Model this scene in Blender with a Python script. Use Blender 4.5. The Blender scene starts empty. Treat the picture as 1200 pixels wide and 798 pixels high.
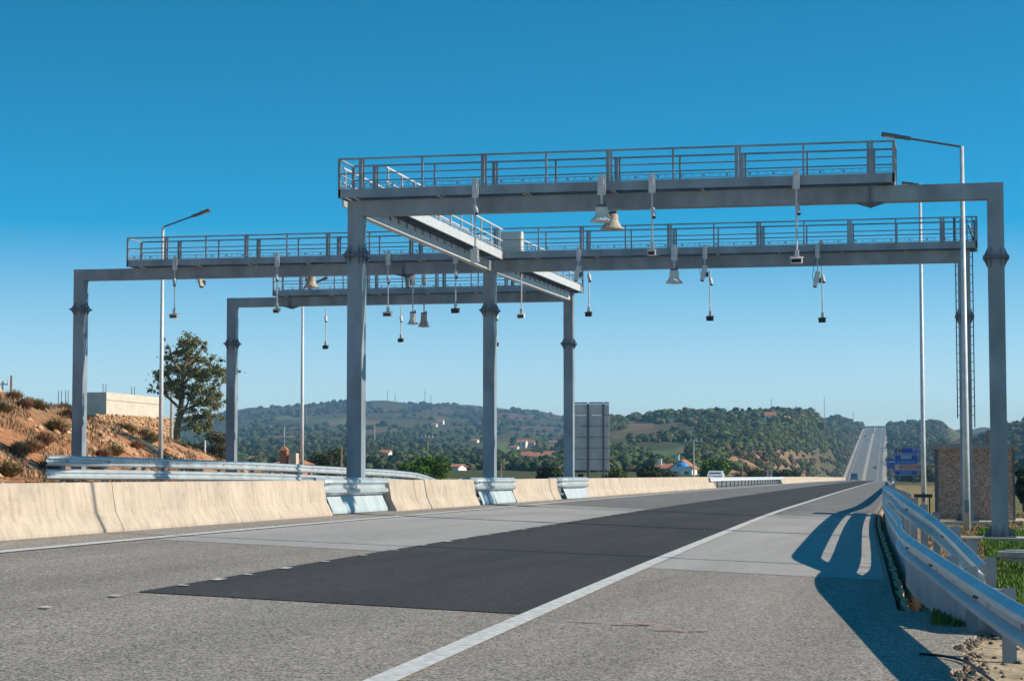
import bpy, math, random
import numpy as np
from mathutils import Vector, Matrix, noise
random.seed(7); rng = np.random.default_rng(7)
sc = bpy.context.scene
COL = sc.collection

# ------------------------------------------------------------------ camera
F = 2450.0; VPX = 1130.0; HOR = 556.0
PSI = math.atan((VPX-600)/F); PIT = math.atan((HOR-399)/F)
EYE = np.array([0, 0, 1.6])
_fh = np.array([-math.sin(PSI), math.cos(PSI), 0]); _r = np.array([math.cos(PSI), math.sin(PSI), 0]); _z = np.array([0, 0, 1.])
_f = math.cos(PIT)*_fh+math.sin(PIT)*_z; _u = -math.sin(PIT)*_fh+math.cos(PIT)*_z
def at(px, py, Y):
    "world point on the plane y=Y seen at photo pixel (px,py)"
    v = _f+_r*(px-600)/F-_u*(py-399)/F
    return EYE+v*(Y/v[1])
cam = bpy.data.objects.new('camera', bpy.data.cameras.new('camera')); COL.objects.link(cam)
cam.location = EYE; cam.rotation_euler = (math.pi/2+PIT, 0, PSI)
cam.data.sensor_width = 36; cam.data.lens = 36*F/1200; cam.data.clip_end = 30000; cam.data.clip_start = .1
sc.camera = cam

# ------------------------------------------------------------------ road geometry functions
def smt(xs, ys, w):
    g = np.arange(-60, 8001, 1.0); v = np.interp(g, xs, ys)
    k = np.ones(2*w+1)/(2*w+1); p = np.pad(v, w, mode='reflect', reflect_type='odd'); return np.convolve(p, k, 'valid')
_G = np.arange(-60, 8001, 1.0)
_XL = smt([-60, 0, 60, 75, 90, 240, 400, 600, 1400, 2500, 8000], [-7.87, -10.75, -13.63, -14.22, -14.67, -19.15, -24.9, -32, -64, -102, -290], 7)
_Z0 = smt([-60, 30, 60, 90, 150, 240, 330, 405, 600, 680, 760, 900, 1150, 1300, 1400, 1900, 2500, 2620, 2900, 8000],
          [.12, .12, .03, .04, .09, .15, .0, -.19, -.62, -1.6, -6, -14, -12, -2.6, 1.5, 28, 58, 61, 55, 20], 12)
_S = smt([-60, 60, 250, 600, 900, 8000], [.042, .042, .02, .02, 0, 0], 10)
XL = lambda y: np.interp(y, _G, _XL)
Z0 = lambda y: np.interp(y, _G, _Z0)
SE = lambda y: np.interp(y, _G, _S)
def RZ(t, y):
    "road plane height, t = distance right of the left edge line"
    return Z0(y)-SE(y)*(XL(y)+t)
def RP(t, y, dz=0.): return np.array([XL(y)+t, y, RZ(t, y)+dz])
def sst(a, b, x):
    q = np.clip((np.asarray(x, float)-a)/(b-a), 0, 1); return q*q*(3-2*q)

# ------------------------------------------------------------------ materials
def newmat(name):
    m = bpy.data.materials.new(name); m.use_nodes = True
    return m, m.node_tree.nodes, m.node_tree.links, m.node_tree.nodes['Principled BSDF']
def mat(name, col, rough=.7, metal=0., var=.15, scale=3., bump=0., bscale=40., col2=None, stretch=(1, 1, 1), spec=None):
    m, N, L, P = newmat(name)
    P.inputs['Roughness'].default_value = rough; P.inputs['Metallic'].default_value = metal
    if spec is not None: P.inputs['Specular IOR Level'].default_value = spec
    tc = N.new('ShaderNodeTexCoord'); mp = N.new('ShaderNodeMapping'); mp.inputs['Scale'].default_value = stretch
    L.new(tc.outputs['Object'], mp.inputs[0])
    n = N.new('ShaderNodeTexNoise'); n.inputs['Scale'].default_value = scale; n.inputs['Detail'].default_value = 6
    L.new(mp.outputs[0], n.inputs['Vector'])
    r = N.new('ShaderNodeValToRGB'); c2 = col2 or tuple(c*(1-var) for c in col)
    c1 = col if col2 else tuple(min(1, c*(1+var)) for c in col)
    r.color_ramp.elements[0].color = (*c2, 1); r.color_ramp.elements[0].position = .32
    r.color_ramp.elements[1].color = (*c1, 1); r.color_ramp.elements[1].position = .68
    L.new(n.outputs[0], r.inputs[0]); L.new(r.outputs[0], P.inputs['Base Color'])
    if bump:
        n2 = N.new('ShaderNodeTexNoise'); n2.inputs['Scale'].default_value = bscale; n2.inputs['Detail'].default_value = 4
        L.new(tc.outputs['Object'], n2.inputs['Vector'])
        b = N.new('ShaderNodeBump'); b.inputs['Strength'].default_value = bump; b.inputs['Distance'].default_value = .02
        L.new(n2.outputs[0], b.inputs['Height']); L.new(b.outputs[0], P.inputs['Normal'])
    return m
def asphalt(name, dark, light, scale=55., bump=.6, patchamt=.18, far=.5, tint=None, streak=0.0):
    "stone chips in binder: voronoi chips + broad tonal drift"
    m, N, L, P = newmat(name); P.inputs['Roughness'].default_value = .9; P.inputs['Specular IOR Level'].default_value = .25
    tc = N.new('ShaderNodeTexCoord')
    v = N.new('ShaderNodeTexVoronoi'); v.inputs['Scale'].default_value = scale; L.new(tc.outputs['Object'], v.inputs['Vector'])
    sep = N.new('ShaderNodeSeparateColor'); L.new(v.outputs['Color'], sep.inputs[0])
    r = N.new('ShaderNodeValToRGB'); r.color_ramp.elements[0].position = .15; r.color_ramp.elements[1].position = .85
    r.color_ramp.elements[0].color = (*dark, 1); r.color_ramp.elements[1].color = (*light, 1)
    L.new(sep.outputs[0], r.inputs[0])
    n = N.new('ShaderNodeTexNoise'); n.inputs['Scale'].default_value = .45; n.inputs['Detail'].default_value = 7; n.inputs['Roughness'].default_value = .65
    mp = N.new('ShaderNodeMapping'); mp.inputs['Scale'].default_value = (2.2, .16, 1); L.new(tc.outputs['Object'], mp.inputs[0]); L.new(mp.outputs[0], n.inputs['Vector'])
    mr = N.new('ShaderNodeMapRange'); mr.inputs[1].default_value = .3; mr.inputs[2].default_value = .7
    mr.inputs[3].default_value = 1-patchamt; mr.inputs[4].default_value = 1+patchamt; L.new(n.outputs[0], mr.inputs[0])
    n3 = N.new('ShaderNodeTexNoise'); n3.inputs['Scale'].default_value = 9; n3.inputs['Detail'].default_value = 5; L.new(tc.outputs['Object'], n3.inputs['Vector'])
    mr3 = N.new('ShaderNodeMapRange'); mr3.inputs[1].default_value = .3; mr3.inputs[2].default_value = .7
    mr3.inputs[3].default_value = .88; mr3.inputs[4].default_value = 1.12; L.new(n3.outputs[0], mr3.inputs[0])
    mm = N.new('ShaderNodeMath'); mm.operation = 'MULTIPLY'; L.new(mr.outputs[0], mm.inputs[0]); L.new(mr3.outputs[0], mm.inputs[1])
    vm = N.new('ShaderNodeVectorMath'); vm.operation = 'SCALE'; L.new(r.outputs[0], vm.inputs[0]); L.new(mm.outputs[0], vm.inputs['Scale'])
    L.new(vm.outputs[0], P.inputs['Base Color'])
    if bump:
        b = N.new('ShaderNodeBump'); b.inputs['Strength'].default_value = bump; b.inputs['Distance'].default_value = .006
        L.new(sep.outputs[0], b.inputs['Height']); L.new(b.outputs[0], P.inputs['Normal'])
    return m
def attrmat(name, rough=.95, bump=.0, bscale=3., grain=.25, gscale=2.5, trans=0., gs2=30.):
    "colour from the mesh's own 'tint' colours, broken up by noise"
    m, N, L, P = newmat(name); P.inputs['Roughness'].default_value = rough; P.inputs['Specular IOR Level'].default_value = .15
    a = N.new('ShaderNodeAttribute'); a.attribute_name = 'tint'
    tc = N.new('ShaderNodeTexCoord')
    n = N.new('ShaderNodeTexNoise'); n.inputs['Scale'].default_value = gscale; n.inputs['Detail'].default_value = 8; n.inputs['Roughness'].default_value = .7
    L.new(tc.outputs['Object'], n.inputs['Vector'])
    n2 = N.new('ShaderNodeTexNoise'); n2.inputs['Scale'].default_value = gs2; n2.inputs['Detail'].default_value = 4; L.new(tc.outputs['Object'], n2.inputs['Vector'])
    ad = N.new('ShaderNodeMath'); ad.operation = 'ADD'; L.new(n.outputs[0], ad.inputs[0]); L.new(n2.outputs[0], ad.inputs[1])
    mr = N.new('ShaderNodeMapRange'); mr.inputs[1].default_value = .7; mr.inputs[2].default_value = 1.3
    mr.inputs[3].default_value = 1-grain; mr.inputs[4].default_value = 1+grain; L.new(ad.outputs[0], mr.inputs[0])
    vm = N.new('ShaderNodeVectorMath'); vm.operation = 'SCALE'; L.new(a.outputs['Color'], vm.inputs[0]); L.new(mr.outputs[0], vm.inputs['Scale'])
    L.new(vm.outputs[0], P.inputs['Base Color'])
    if bump:
        b = N.new('ShaderNodeBump'); b.inputs['Strength'].default_value = bump; b.inputs['Distance'].default_value = .3
        n4 = N.new('ShaderNodeTexNoise'); n4.inputs['Scale'].default_value = bscale; n4.inputs['Detail'].default_value = 8; L.new(tc.outputs['Object'], n4.inputs['Vector'])
        L.new(n4.outputs[0], b.inputs['Height']); L.new(b.outputs[0], P.inputs['Normal'])
    return m
STEEL = mat('galvanised_steel', (.225, .275, .315), .5, .12, .26, 1.6, stretch=(1, 1, .5))
STEEL_L = mat('galvanised_steel_pale', (.54, .57, .59), .48, .1, .12, 6)
RAILM = mat('guardrail_zinc', (.47, .53, .56), .42, .3, .14, 1.6, bump=.12, bscale=9)
PLATE = mat('painted_blue_grey_steel', (.42, .50, .53), .55, .1, .12, 2)
DARKM = mat('dark_steel', (.10, .12, .15), .55, .3, .2, 4)
BLACK = mat('black_plastic', (.012, .012, .014), .5)
WHITEP = mat('off_white_casing', (.62, .62, .58), .5, 0, .08, 8)
CREAM = mat('aged_cream_plastic', (.37, .35, .30), .55, 0, .15, 9)
GLASSD = mat('dark_lens', (.02, .02, .03), .12)
BLUEC = mat('blue_cable', (.02, .09, .35), .5)
def barrier_mat():
    m = mat('weathered_concrete', (.48, .41, .335), .9, 0, .10, .9, bump=.25, bscale=60)
    N = m.node_tree.nodes; L = m.node_tree.links; P = N['Principled BSDF']
    src = P.inputs['Base Color'].links[0].from_socket
    tc = N.new('ShaderNodeTexCoord'); mp = N.new('ShaderNodeMapping'); mp.inputs['Scale'].default_value = (4.5, 4.5, .5)
    L.new(tc.outputs['Object'], mp.inputs[0])
    n = N.new('ShaderNodeTexNoise'); n.inputs['Scale'].default_value = 1.6; n.inputs['Detail'].default_value = 7; L.new(mp.outputs[0], n.inputs['Vector'])
    r = N.new('ShaderNodeValToRGB'); r.color_ramp.elements[0].position = .38; r.color_ramp.elements[0].color = (.84, .83, .82, 1)
    r.color_ramp.elements[1].position = .60; r.color_ramp.elements[1].color = (1.05, 1.04, 1.02, 1); L.new(n.outputs[0], r.inputs[0])
    n5 = N.new('ShaderNodeTexNoise'); n5.inputs['Scale'].default_value = 2.3; n5.inputs['Detail'].default_value = 9; n5.inputs['Roughness'].default_value = .75; L.new(tc.outputs['Object'], n5.inputs['Vector'])
    r5 = N.new('ShaderNodeValToRGB'); r5.color_ramp.elements[0].position = .36; r5.color_ramp.elements[0].color = (.70, .68, .65, 1); r5.color_ramp.elements[1].position = .50; r5.color_ramp.elements[1].color = (1, 1, 1, 1); L.new(n5.outputs[0], r5.inputs[0])
    m5 = N.new('ShaderNodeMix'); m5.data_type = 'RGBA'; m5.blend_type = 'MULTIPLY'; m5.inputs[0].default_value = .7; L.new(src, m5.inputs['A']); L.new(r5.outputs[0], m5.inputs['B']); src = m5.outputs['Result']
    mx = N.new('ShaderNodeMix'); mx.data_type = 'RGBA'; mx.blend_type = 'MULTIPLY'; mx.inputs[0].default_value = .8
    L.new(src, mx.inputs['A']); L.new(r.outputs[0], mx.inputs['B']); L.new(mx.outputs['Result'], P.inputs['Base Color'])
    return m
CONC = barrier_mat()
CONC2 = mat('pale_concrete', (.46, .40, .33), .9, 0, .2, 5, bump=.3, bscale=30)
COARSE = asphalt('coarse_asphalt', (.085, .078, .070), (.45, .405, .352), 70)
DARKA = asphalt('fresh_asphalt', (.020, .020, .020), (.082, .079, .077), 90, .35, .24)
LIGHTA = asphalt('light_slurry_pavement', (.29, .28, .265), (.43, .41, .385), 120, .25, .14)
MIDA = asphalt('worn_asphalt', (.12, .117, .11), (.25, .238, .222), 80, .3, .12)
PAINT = mat('road_paint_white', (.72, .72, .68), .7, 0, .3, 11, bump=.2, bscale=60, col2=(.44, .43, .40))
PINK = mat('pink_spray_paint', (.55, .22, .20), .8, 0, .5, 60, col2=(.33, .25, .22))
GROUND = attrmat('soil_and_grass', bump=.8, bscale=1.2, grain=.38, gscale=.35, gs2=5)
LEAF = attrmat('foliage', rough=.75, grain=.2, gscale=3)
BARK = mat('bark', (.20, .13, .09), .9, 0, .35, 5)
WOOD = mat('weathered_wood', (.26, .20, .15), .9, 0, .3, 6)

# ------------------------------------------------------------------ mesh builder
class MB:
    def __init__(s): s.v = []; s.f = []
    def add(s, vs, fs):
        o = len(s.v); s.v += [tuple(map(float, p)) for p in vs]; s.f += [tuple(i+o for i in f) for f in fs]; return s
    def box(s, c, size, rz=0., M=None, taper=1.):
        x, y, z = [d/2 for d in size]; vs = []
        for dz in (-1, 1):
            k = taper if dz > 0 else 1
            for dx, dy in ((-1, -1), (1, -1), (1, 1), (-1, 1)):
                p = Vector((dx*x*k, dy*y*k, dz*z))
                if M is not None: p = M @ p
                elif rz: p = Matrix.Rotation(rz, 3, 'Z') @ p
                vs.append((p.x+c[0], p.y+c[1], p.z+c[2]))
        return s.add(vs, [(0, 3, 2, 1), (4, 5, 6, 7), (0, 1, 5, 4), (1, 2, 6, 5), (2, 3, 7, 6), (3, 0, 4, 7)])
    def b2(s, a, b): return s.box([(a[i]+b[i])/2 for i in range(3)], [abs(b[i]-a[i]) for i in range(3)])
    def bar(s, a, b, w, h=None, up=(0, 0, 1)):
        a = Vector(a); b = Vector(b); d = b-a; L = d.length
        if L < 1e-6: return s
        d.normalize(); u = Vector(up)
        if abs(d.dot(u)) > .95: u = Vector((0, 1, 0))
        sx = d.cross(u).normalized(); sz = sx.cross(d)
        M = Matrix((sx, d, sz)).transposed()
        return s.box((a+b)/2, (w, L, h or w), M=M)
    def tube(s, pts, r, n=8, caps=True):
        pts = [Vector(p) for p in pts]; rr = r if hasattr(r, '__len__') else [r]*len(pts)
        o = len(s.v); ref = None; d0 = (pts[1]-pts[0]).normalized()
        ref = Vector((0, 0, 1)) if abs(d0.z) < .9 else Vector((1, 0, 0))
        for i, p in enumerate(pts):
            d = (pts[min(i+1, len(pts)-1)]-pts[max(i-1, 0)]).normalized()
            a = d.cross(ref).normalized(); b = d.cross(a).normalized(); ref = a.cross(d).normalized() if a.cross(d).length > .1 else ref
            for k in range(n):
                t = 2*math.pi*k/n; q = p+(a*math.cos(t)+b*math.sin(t))*rr[i]; s.v.append(tuple(q))
        for i in range(len(pts)-1):
            for k in range(n):
                s.f.append((o+i*n+k, o+i*n+(k+1) % n, o+(i+1)*n+(k+1) % n, o+(i+1)*n+k))
        if caps:
            s.f.append(tuple(o+k for k in range(n))[::-1]); s.f.append(tuple(o+(len(pts)-1)*n+k for k in range(n)))
        return s
    def lathe(s, c, prof, n=16):
        o = len(s.v)
        for r, z in prof:
            for k in range(n):
                t = 2*math.pi*k/n; s.v.append((c[0]+r*math.cos(t), c[1]+r*math.sin(t), c[2]+z))
        for i in range(len(prof)-1):
            for k in range(n): s.f.append((o+i*n+k, o+i*n+(k+1) % n, o+(i+1)*n+(k+1) % n, o+(i+1)*n+k))
        s.f.append(tuple(o+k for k in range(n))[::-1]); s.f.append(tuple(o+(len(prof)-1)*n+k for k in range(n)))
        return s
    def sweep(s, path, sec, side=1., dirs=None, closed=True):
        "sec: list of (out, up); out points to side*right-normal of the path"
        o = len(s.v); n = len(sec); P = [Vector(p) for p in path]
        for i, p in enumerate(P):
            d = P[min(i+1, len(P)-1)]-P[max(i-1, 0)]; d.z = 0; d.normalize()
            nr = Vector((d.y, -d.x, 0))*side
            for a, b in sec: q = p+nr*a; s.v.append((q.x, q.y, q.z+b))
        for i in range(len(P)-1):
            for k in range(n if closed else n-1):
                s.f.append((o+i*n+k, o+i*n+(k+1) % n, o+(i+1)*n+(k+1) % n, o+(i+1)*n+k))
        if closed:
            s.f.append(tuple(o+k for k in range(n))); s.f.append(tuple(o+(len(P)-1)*n+k for k in range(n))[::-1])
        return s
    def build(s, name, m, parent=None, smooth=False, fix=True):
        me = bpy.data.meshes.new(name); me.from_pydata(s.v, [], s.f); me.materials.append(m)
        if fix:
            import bmesh
            b = bmesh.new(); b.from_mesh(me); bmesh.ops.recalc_face_normals(b, faces=b.faces); b.to_mesh(me); b.free()
        if smooth:
            me.polygons.foreach_set('use_smooth', [True]*len(me.polygons))
        ob = bpy.data.objects.new(name, me); COL.objects.link(ob)
        if parent:
            ob.parent = parent; ob.matrix_parent_inverse = Matrix.Translation(parent.location).inverted() if parent.get('_w') else Matrix()
        return ob
def tag(o, label=None, cat=None, group=None, kind=None):
    if label: o['label'] = label
    if cat: o['category'] = cat
    if group: o['group'] = group
    if kind: o['kind'] = kind
    return o
def thing(name, loc, label, cat, group=None, rz=0.):
    "Empty at the base; children are modelled in its local frame"
    o = bpy.data.objects.new(name, None); COL.objects.link(o); o.empty_display_size = .3
    o.location = [float(c) for c in loc]; o.rotation_euler = (0, 0, rz)
    return tag(o, label, cat, group)
def wthing(name, loc, label, cat, group=None):
    "Empty at the base; children are modelled in world coordinates"
    o = thing(name, loc, label, cat, group); o['_w'] = 1; return o
def copy_thing(o, loc, rz, label, scale=None):
    c = o.copy(); COL.objects.link(c); c.location = [float(q) for q in loc]; c.rotation_euler = (0, 0, rz); c['label'] = label
    if scale: c.scale = scale if hasattr(scale, '__len__') else (scale,)*3
    for ch in list(o.children):
        k = ch.copy(); COL.objects.link(k); k.parent = c
        for g in list(ch.children):
            h = g.copy(); COL.objects.link(h); h.parent = k
    return c
def npmesh(name, V, Fq, m, tint=None, parent=None, smooth=False):
    me = bpy.data.meshes.new(name); V = np.asarray(V, np.float32); Fq = np.asarray(Fq, np.int32); k = Fq.shape[1]
    me.vertices.add(len(V)); me.vertices.foreach_set('co', V.ravel())
    me.loops.add(Fq.size); me.loops.foreach_set('vertex_index', Fq.ravel())
    me.polygons.add(len(Fq)); me.polygons.foreach_set('loop_start', np.arange(len(Fq), dtype=np.int32)*k)
    try: me.polygons.foreach_set('loop_total', np.full(len(Fq), k, np.int32))
    except Exception: pass
    if smooth: me.polygons.foreach_set('use_smooth', np.ones(len(Fq), bool))
    me.update(calc_edges=True); me.validate()
    if tint is not None:
        a = me.color_attributes.new('tint', 'FLOAT_COLOR', 'POINT'); c = np.ones((len(V), 4), np.float32); c[:, :3] = tint; a.data.foreach_set('color', c.ravel())
    me.materials.append(m); ob = bpy.data.objects.new(name, me); COL.objects.link(ob)
    if parent: ob.parent = parent
    return ob

# ------------------------------------------------------------------ terrain
def yrow():
    a = [np.arange(-30, 10, 2.), np.arange(10, 130, .8), np.arange(130, 700, 4.), np.arange(700, 3000, 12.), np.arange(3000, 7801, 80.)]
    return np.concatenate(a)
YR = yrow()
SKY_A = ([-600, -100, 100, 240, 270, 330, 400, 450, 520, 600, 660, 715, 760, 1100, 1500], [506, 505, 500, 484, 480, 474.5, 470, 471, 476, 479, 487, 492, 496, 505, 505])
SKY_B = ([560, 640, 680, 715, 760, 800, 850, 900, 960, 983, 1000, 1020], [562, 535, 508, 494, 494, 491, 484, 482, 484, 488, 492, 500])
SKY_C = ([1024, 1034, 1050, 1080, 1120, 1200, 1400, 2000], [506, 500, 495, 490, 491, 488, 484, 484])
def layer(px, D, tab, D0, Dr, pw, back):
    ys = np.interp(px, tab[0], tab[1]); q = np.clip((D-D0)/(Dr-D0), 0, 1)**pw
    yi = 558+(ys-558)*q; z = 1.6+(HOR-yi)*np.minimum(D, Dr)/F
    return z-np.clip(D-Dr, 0, None)*back
def fbm(x, y, sc_, oct_=4):
    out = np.empty(x.shape); xf = x.ravel(); yf = y.ravel(); o = out.ravel()
    for i in range(len(xf)): o[i] = noise.fractal(Vector((xf[i]*sc_, yf[i]*sc_, 3.1)), 1.0, 2.0, oct_)
    return o.reshape(x.shape)
def landscape(x, y):
    yy = np.maximum(y, 60); px = VPX+F*x/yy; D = yy*math.cos(PSI)-x*math.sin(PSI)
    zA = layer(px, D, SKY_A, 350, 3800, .85, .03)
    zB = layer(px, D, SKY_B, 420, 1500, .9, .06)
    zC = layer(px, D, SKY_C, 250, 1500, .9, .03)
    k = 6.
    zB2 = layer(px, D, ([850, 900, 940, 960, 985, 1000, 1012, 1024], [560, 524, 503, 495, 491, 495, 499, 502]), 700, 2550, .8, .04)
    zC2 = layer(px, D, ([1030, 1040, 1050, 1070, 1100, 1160], [502, 500, 497, 493, 496, 540]), 700, 2550, .8, .04)
    zB = np.maximum(zB, np.where((px > 850) & (px < 1030), zB2, -50)); zC = np.maximum(zC, np.where(px > 1030, zC2, -50))
    zB = np.where((px > 560), zB, -50); zC = np.where(px > 1024, zC, -50)
    return np.maximum(np.maximum(zA, zB), zC)
WX0 = float(at(112, 500, 206)[0]); WX1 = float(at(203, 500, 226)[0])
def wall_y(x): return 206+np.clip((np.asarray(x, float)-WX0)/(WX1-WX0), -1, 1.3)*20
def bank(x, y):
    "cutting and plateau on the left of the road"
    t = x-XL(y)
    b = sst(-14.6, -23, t)*(1-sst(74, 112, y))*(3.3+.9*sst(-20, -34, t))
    ratio = x/np.maximum(y, 20)
    wy = wall_y(x)
    p = sst(-.355, -.395, ratio)*(sst(105, 190, y)*3.7+sst(wy+1.0, wy+5.0, y)*2.5)*(1-sst(330, 420, y))
    return b+p*sst(-22, -40, t)
def terrain_z(x, y, nz=True):
    t = x-XL(y); tc = np.clip(t, -16, 22)
    base = Z0(y)-SE(y)*(XL(y)+tc)
    near = base-.03*np.clip(t-24, 0, 60)*(y < 200)+bank(x, y)-np.clip(-t-26, 0, 70)*.03*sst(100, 130, y)*(x/np.maximum(y, 20) > -.36)
    w = sst(150, 420, y)
    land = landscape(x, y)
    z = near*(1-w)+land*w
    c = sst(15, 15+np.where(t > 0, np.interp(y, [0, 300, 1000, 2000], [6, 30, 130, 110]), np.interp(y, [0, 300, 1000, 2000], [6, 20, 30, 20])), np.abs(t+1))       # corridor
    z = z*c+base*(1-c)*1.0 if False else np.where(y > 120, z*c+base*(1-c), z)
    return z
def make_terrain():
    neg = [-14.4, -13.9, -13.0, -12.42]; inside = [-12.38, -6, -2, 0, 4, 8, 11.05]
    tr = [11.13, 11.16, 11.42, 11.46, 11.7, 12.0, 12.4, 13, 13.6, 14.2]
    left = [-14.4]; st = .7
    while left[-1] > -5200: left.append(left[-1]-st); st = max(.7, abs(left[-1]+14)*.03)
    right = [14.2]; st = .8
    while right[-1] < 3500: right.append(right[-1]+st); st = max(.8, (right[-1]-14)*.035)
    T = np.array(left[::-1]+neg[1:]+inside+tr+right[1:]); Y, Tt = np.meshgrid(YR, T, indexing='ij'); X = XL(Y)+Tt
    Z = terrain_z(X, Y)
    N1 = fbm(X, Y, .35, 5); N2 = fbm(X, Y, .012, 4)
    off = sst(13.2, 17, np.abs(Tt+.0))
    lb = sst(-14.2, -16, Tt)*(Y < 260)
    Z = Z+N1*.38*lb*(.3+.7*sst(-15, -22, Tt))+N1*.05*(Tt > 12.2)*(Y < 200)
    Z = Z+N2*np.interp(Y, [200, 600, 1500, 4000], [0, 1.2, 5, 11])*sst(22, 90, np.abs(Tt+1))
    road = (Tt > -12.4) & (Tt < 11.08); Z = np.where(road, Z-.10, Z)
    tren = (Tt > 11.14) & (Tt < 11.44) & (Y > 22) & (Y < 90); Z = np.where(tren, Z-.28, Z)
    Z = np.where((Tt > 11.08) & (Tt < 13) & ~tren, Z-.03, Z)
    # colours of soil, grass, scrub
    px = VPX+F*X/np.maximum(Y, 30); D = Y*math.cos(PSI)-X*math.sin(PSI); pz = HOR-(Z-1.6)*F/np.maximum(D, 30)
    C = np.zeros(X.shape+(3,))
    def setc(mask, c):
        m = np.clip(mask, 0, 1)[..., None]; C[:] = C*(1-m)+np.array(c)*m
    n3 = fbm(X, Y, .004, 5); n4 = fbm(X, Y, .02, 4)
    setc(np.ones(X.shape), (.075, .085, .032))
    setc(sst(-.05, .35, n3), (.13, .095, .05)); setc(sst(.15, .5, -n3)*.8, (.05, .075, .025)); setc(sst(.2, .5, n4)*.5, (.17, .13, .075))
    farz = sst(2300, 3000, D); setc(farz*.8*sst(.0, .3, n4+.2), (.09, .062, .045)); setc(farz*sst(.1, .4, -n4), (.045, .06, .03))
    g = lambda x0, x1, y0, y1: ((px > x0) & (px < x1) & (pz > y0) & (pz < y1)).astype(float)
    setc(g(300, 352, 487, 492)*.9, (.14, .18, .05)); setc(g(352, 405, 490, 496)*.8, (.15, .17, .06)); setc(g(378, 440, 493, 498)*.7, (.24, .17, .11))
    setc(g(548, 610, 478, 492)*.75, (.17, .085, .055)); setc(g(590, 655, 483, 492)*.6, (.15, .075, .05)); setc(g(575, 610, 518, 534)*.8, (.13, .18, .055))
    setc(g(738, 775, 495, 504)*.9, (.20, .14, .075)); setc(g(735, 812, 522, 545)*sst(0, 1, (px-735)/90+(pz-522)/14-.5), (.12, .16, .055))
    setc(g(850, 912, 526, 557)*sst(-.3, .0, n4+.1)*(D > 300), (.36, .21, .10)); setc(g(905, 985, 530, 557)*(D > 600), (.23, .155, .085)); setc(g(800, 1000, 500, 530)*sst(-.1, .15, n4), (.20, .14, .08))
    cut = (1-sst(20, 46, np.abs(Tt+1)))*sst(900, 1300, Y); setc(cut*(Tt < 0), (.105, .085, .042)); setc(cut*(Tt > 0), (.15, .115, .06)); setc(cut*sst(-.1, .3, N1), (.07, .075, .035))
    # near left: red stony soil
    l = sst(-12.6, -14.2, Tt)*(1-sst(240, 330, Y)); setc(l, (.38, .175, .09)); setc(l*sst(.0, .45, N1), (.46, .28, .16)); setc(l*sst(.05, .35, -N1+n4*.5)*.85, (.15, .115, .06)); setc(l*sst(3.0, 4.3, Z)*.6, (.19, .13, .07))
    setc(l*sst(115, 140, Y)*.75, (.15, .14, .05)); setc(l*sst(92, 112, Y)*(Tt > -30)*.5, (.36, .29, .13))
    # near right: sandy verge, grass
    r = sst(11.1, 11.5, Tt)*(1-sst(200, 330, Y)); setc(r, (.30, .215, .125)); setc(r*sst(.0, .3, N1)*sst(12.2, 13, Tt)*sst(19, 23, Y), (.33, .16, .085))
    setc(r*sst(-.25, .1, N1+n4)*sst(12.6, 13.2, Tt)*sst(17, 24, Y)*.7, (.10, .12, .035)); setc(r*sst(60, 110, Y)*.6, (.28, .22, .09))
    setc(r*sst(14.5, 17, Tt)*.6, (.10, .13, .04))
    setc(r*(1-sst(20, 22.5, Y))*(Tt < 14), (.46, .36, .235))
    nY, nT = X.shape; idx = np.arange(nY*nT).reshape(nY, nT)
    Fq = np.stack([idx[:-1, :-1], idx[:-1, 1:], idx[1:, 1:], idx[1:, :-1]], -1).reshape(-1, 4)
    o = npmesh('ground', np.stack([X, Y, Z], -1).reshape(-1, 3), Fq, GROUND, C.reshape(-1, 3), smooth=True)
    tag(o, kind='structure')
    return T, Y, Z, X
_T, _TY, _TZ, _TX = make_terrain()
def gz(x, y):
    "height of the ground mesh at (x,y)"
    i = int(np.searchsorted(YR, y))-1; i = max(0, min(len(YR)-2, i)); a = (y-YR[i])/(YR[i+1]-YR[i])
    t = x-float(XL(y)); j = int(np.searchsorted(_T, t))-1; j = max(0, min(len(_T)-2, j)); b = (t-_T[j])/(_T[j+1]-_T[j])
    q = _TZ; return float((q[i, j]*(1-b)+q[i, j+1]*b)*(1-a)+(q[i+1, j]*(1-b)+q[i+1, j+1]*b)*a)

# ------------------------------------------------------------------ road sheets
def ribbon(name, t0, t1, y0, y1, m, dz, parent=None, n=1, kind='structure'):
    f0 = t0 if callable(t0) else (lambda y: t0); f1 = t1 if callable(t1) else (lambda y: t1)
    ys = np.unique(np.concatenate([[y0, y1], YR[(YR > y0) & (YR < y1)]])); v = []; fs = []
    for i, y in enumerate(ys):
        a, b = f0(y), f1(y)
        for k in range(n+1): v.append(RP(a+(b-a)*k/n, y, dz))
    for i in range(len(ys)-1):
        for k in range(n): o = i*(n+1)+k; fs.append((o, o+1, o+n+2, o+n+1))
    o = MB().add(v, fs).build(name, m, parent, fix=False); tag(o, kind=kind); return o
def edge_t(y):
    w = .05*math.sin(y*1.9)+.03*math.sin(y*5.3+1)+.02*math.sin(y*13)
    if y > 22.9: return 11.12
    return float(np.interp(y, [0, 13, 15.6, 18.5, 20.5, 22.2, 22.9], [11.2, 11.3, 11.42, 11.55, 11.85, 11.95, 11.7]))+w
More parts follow.
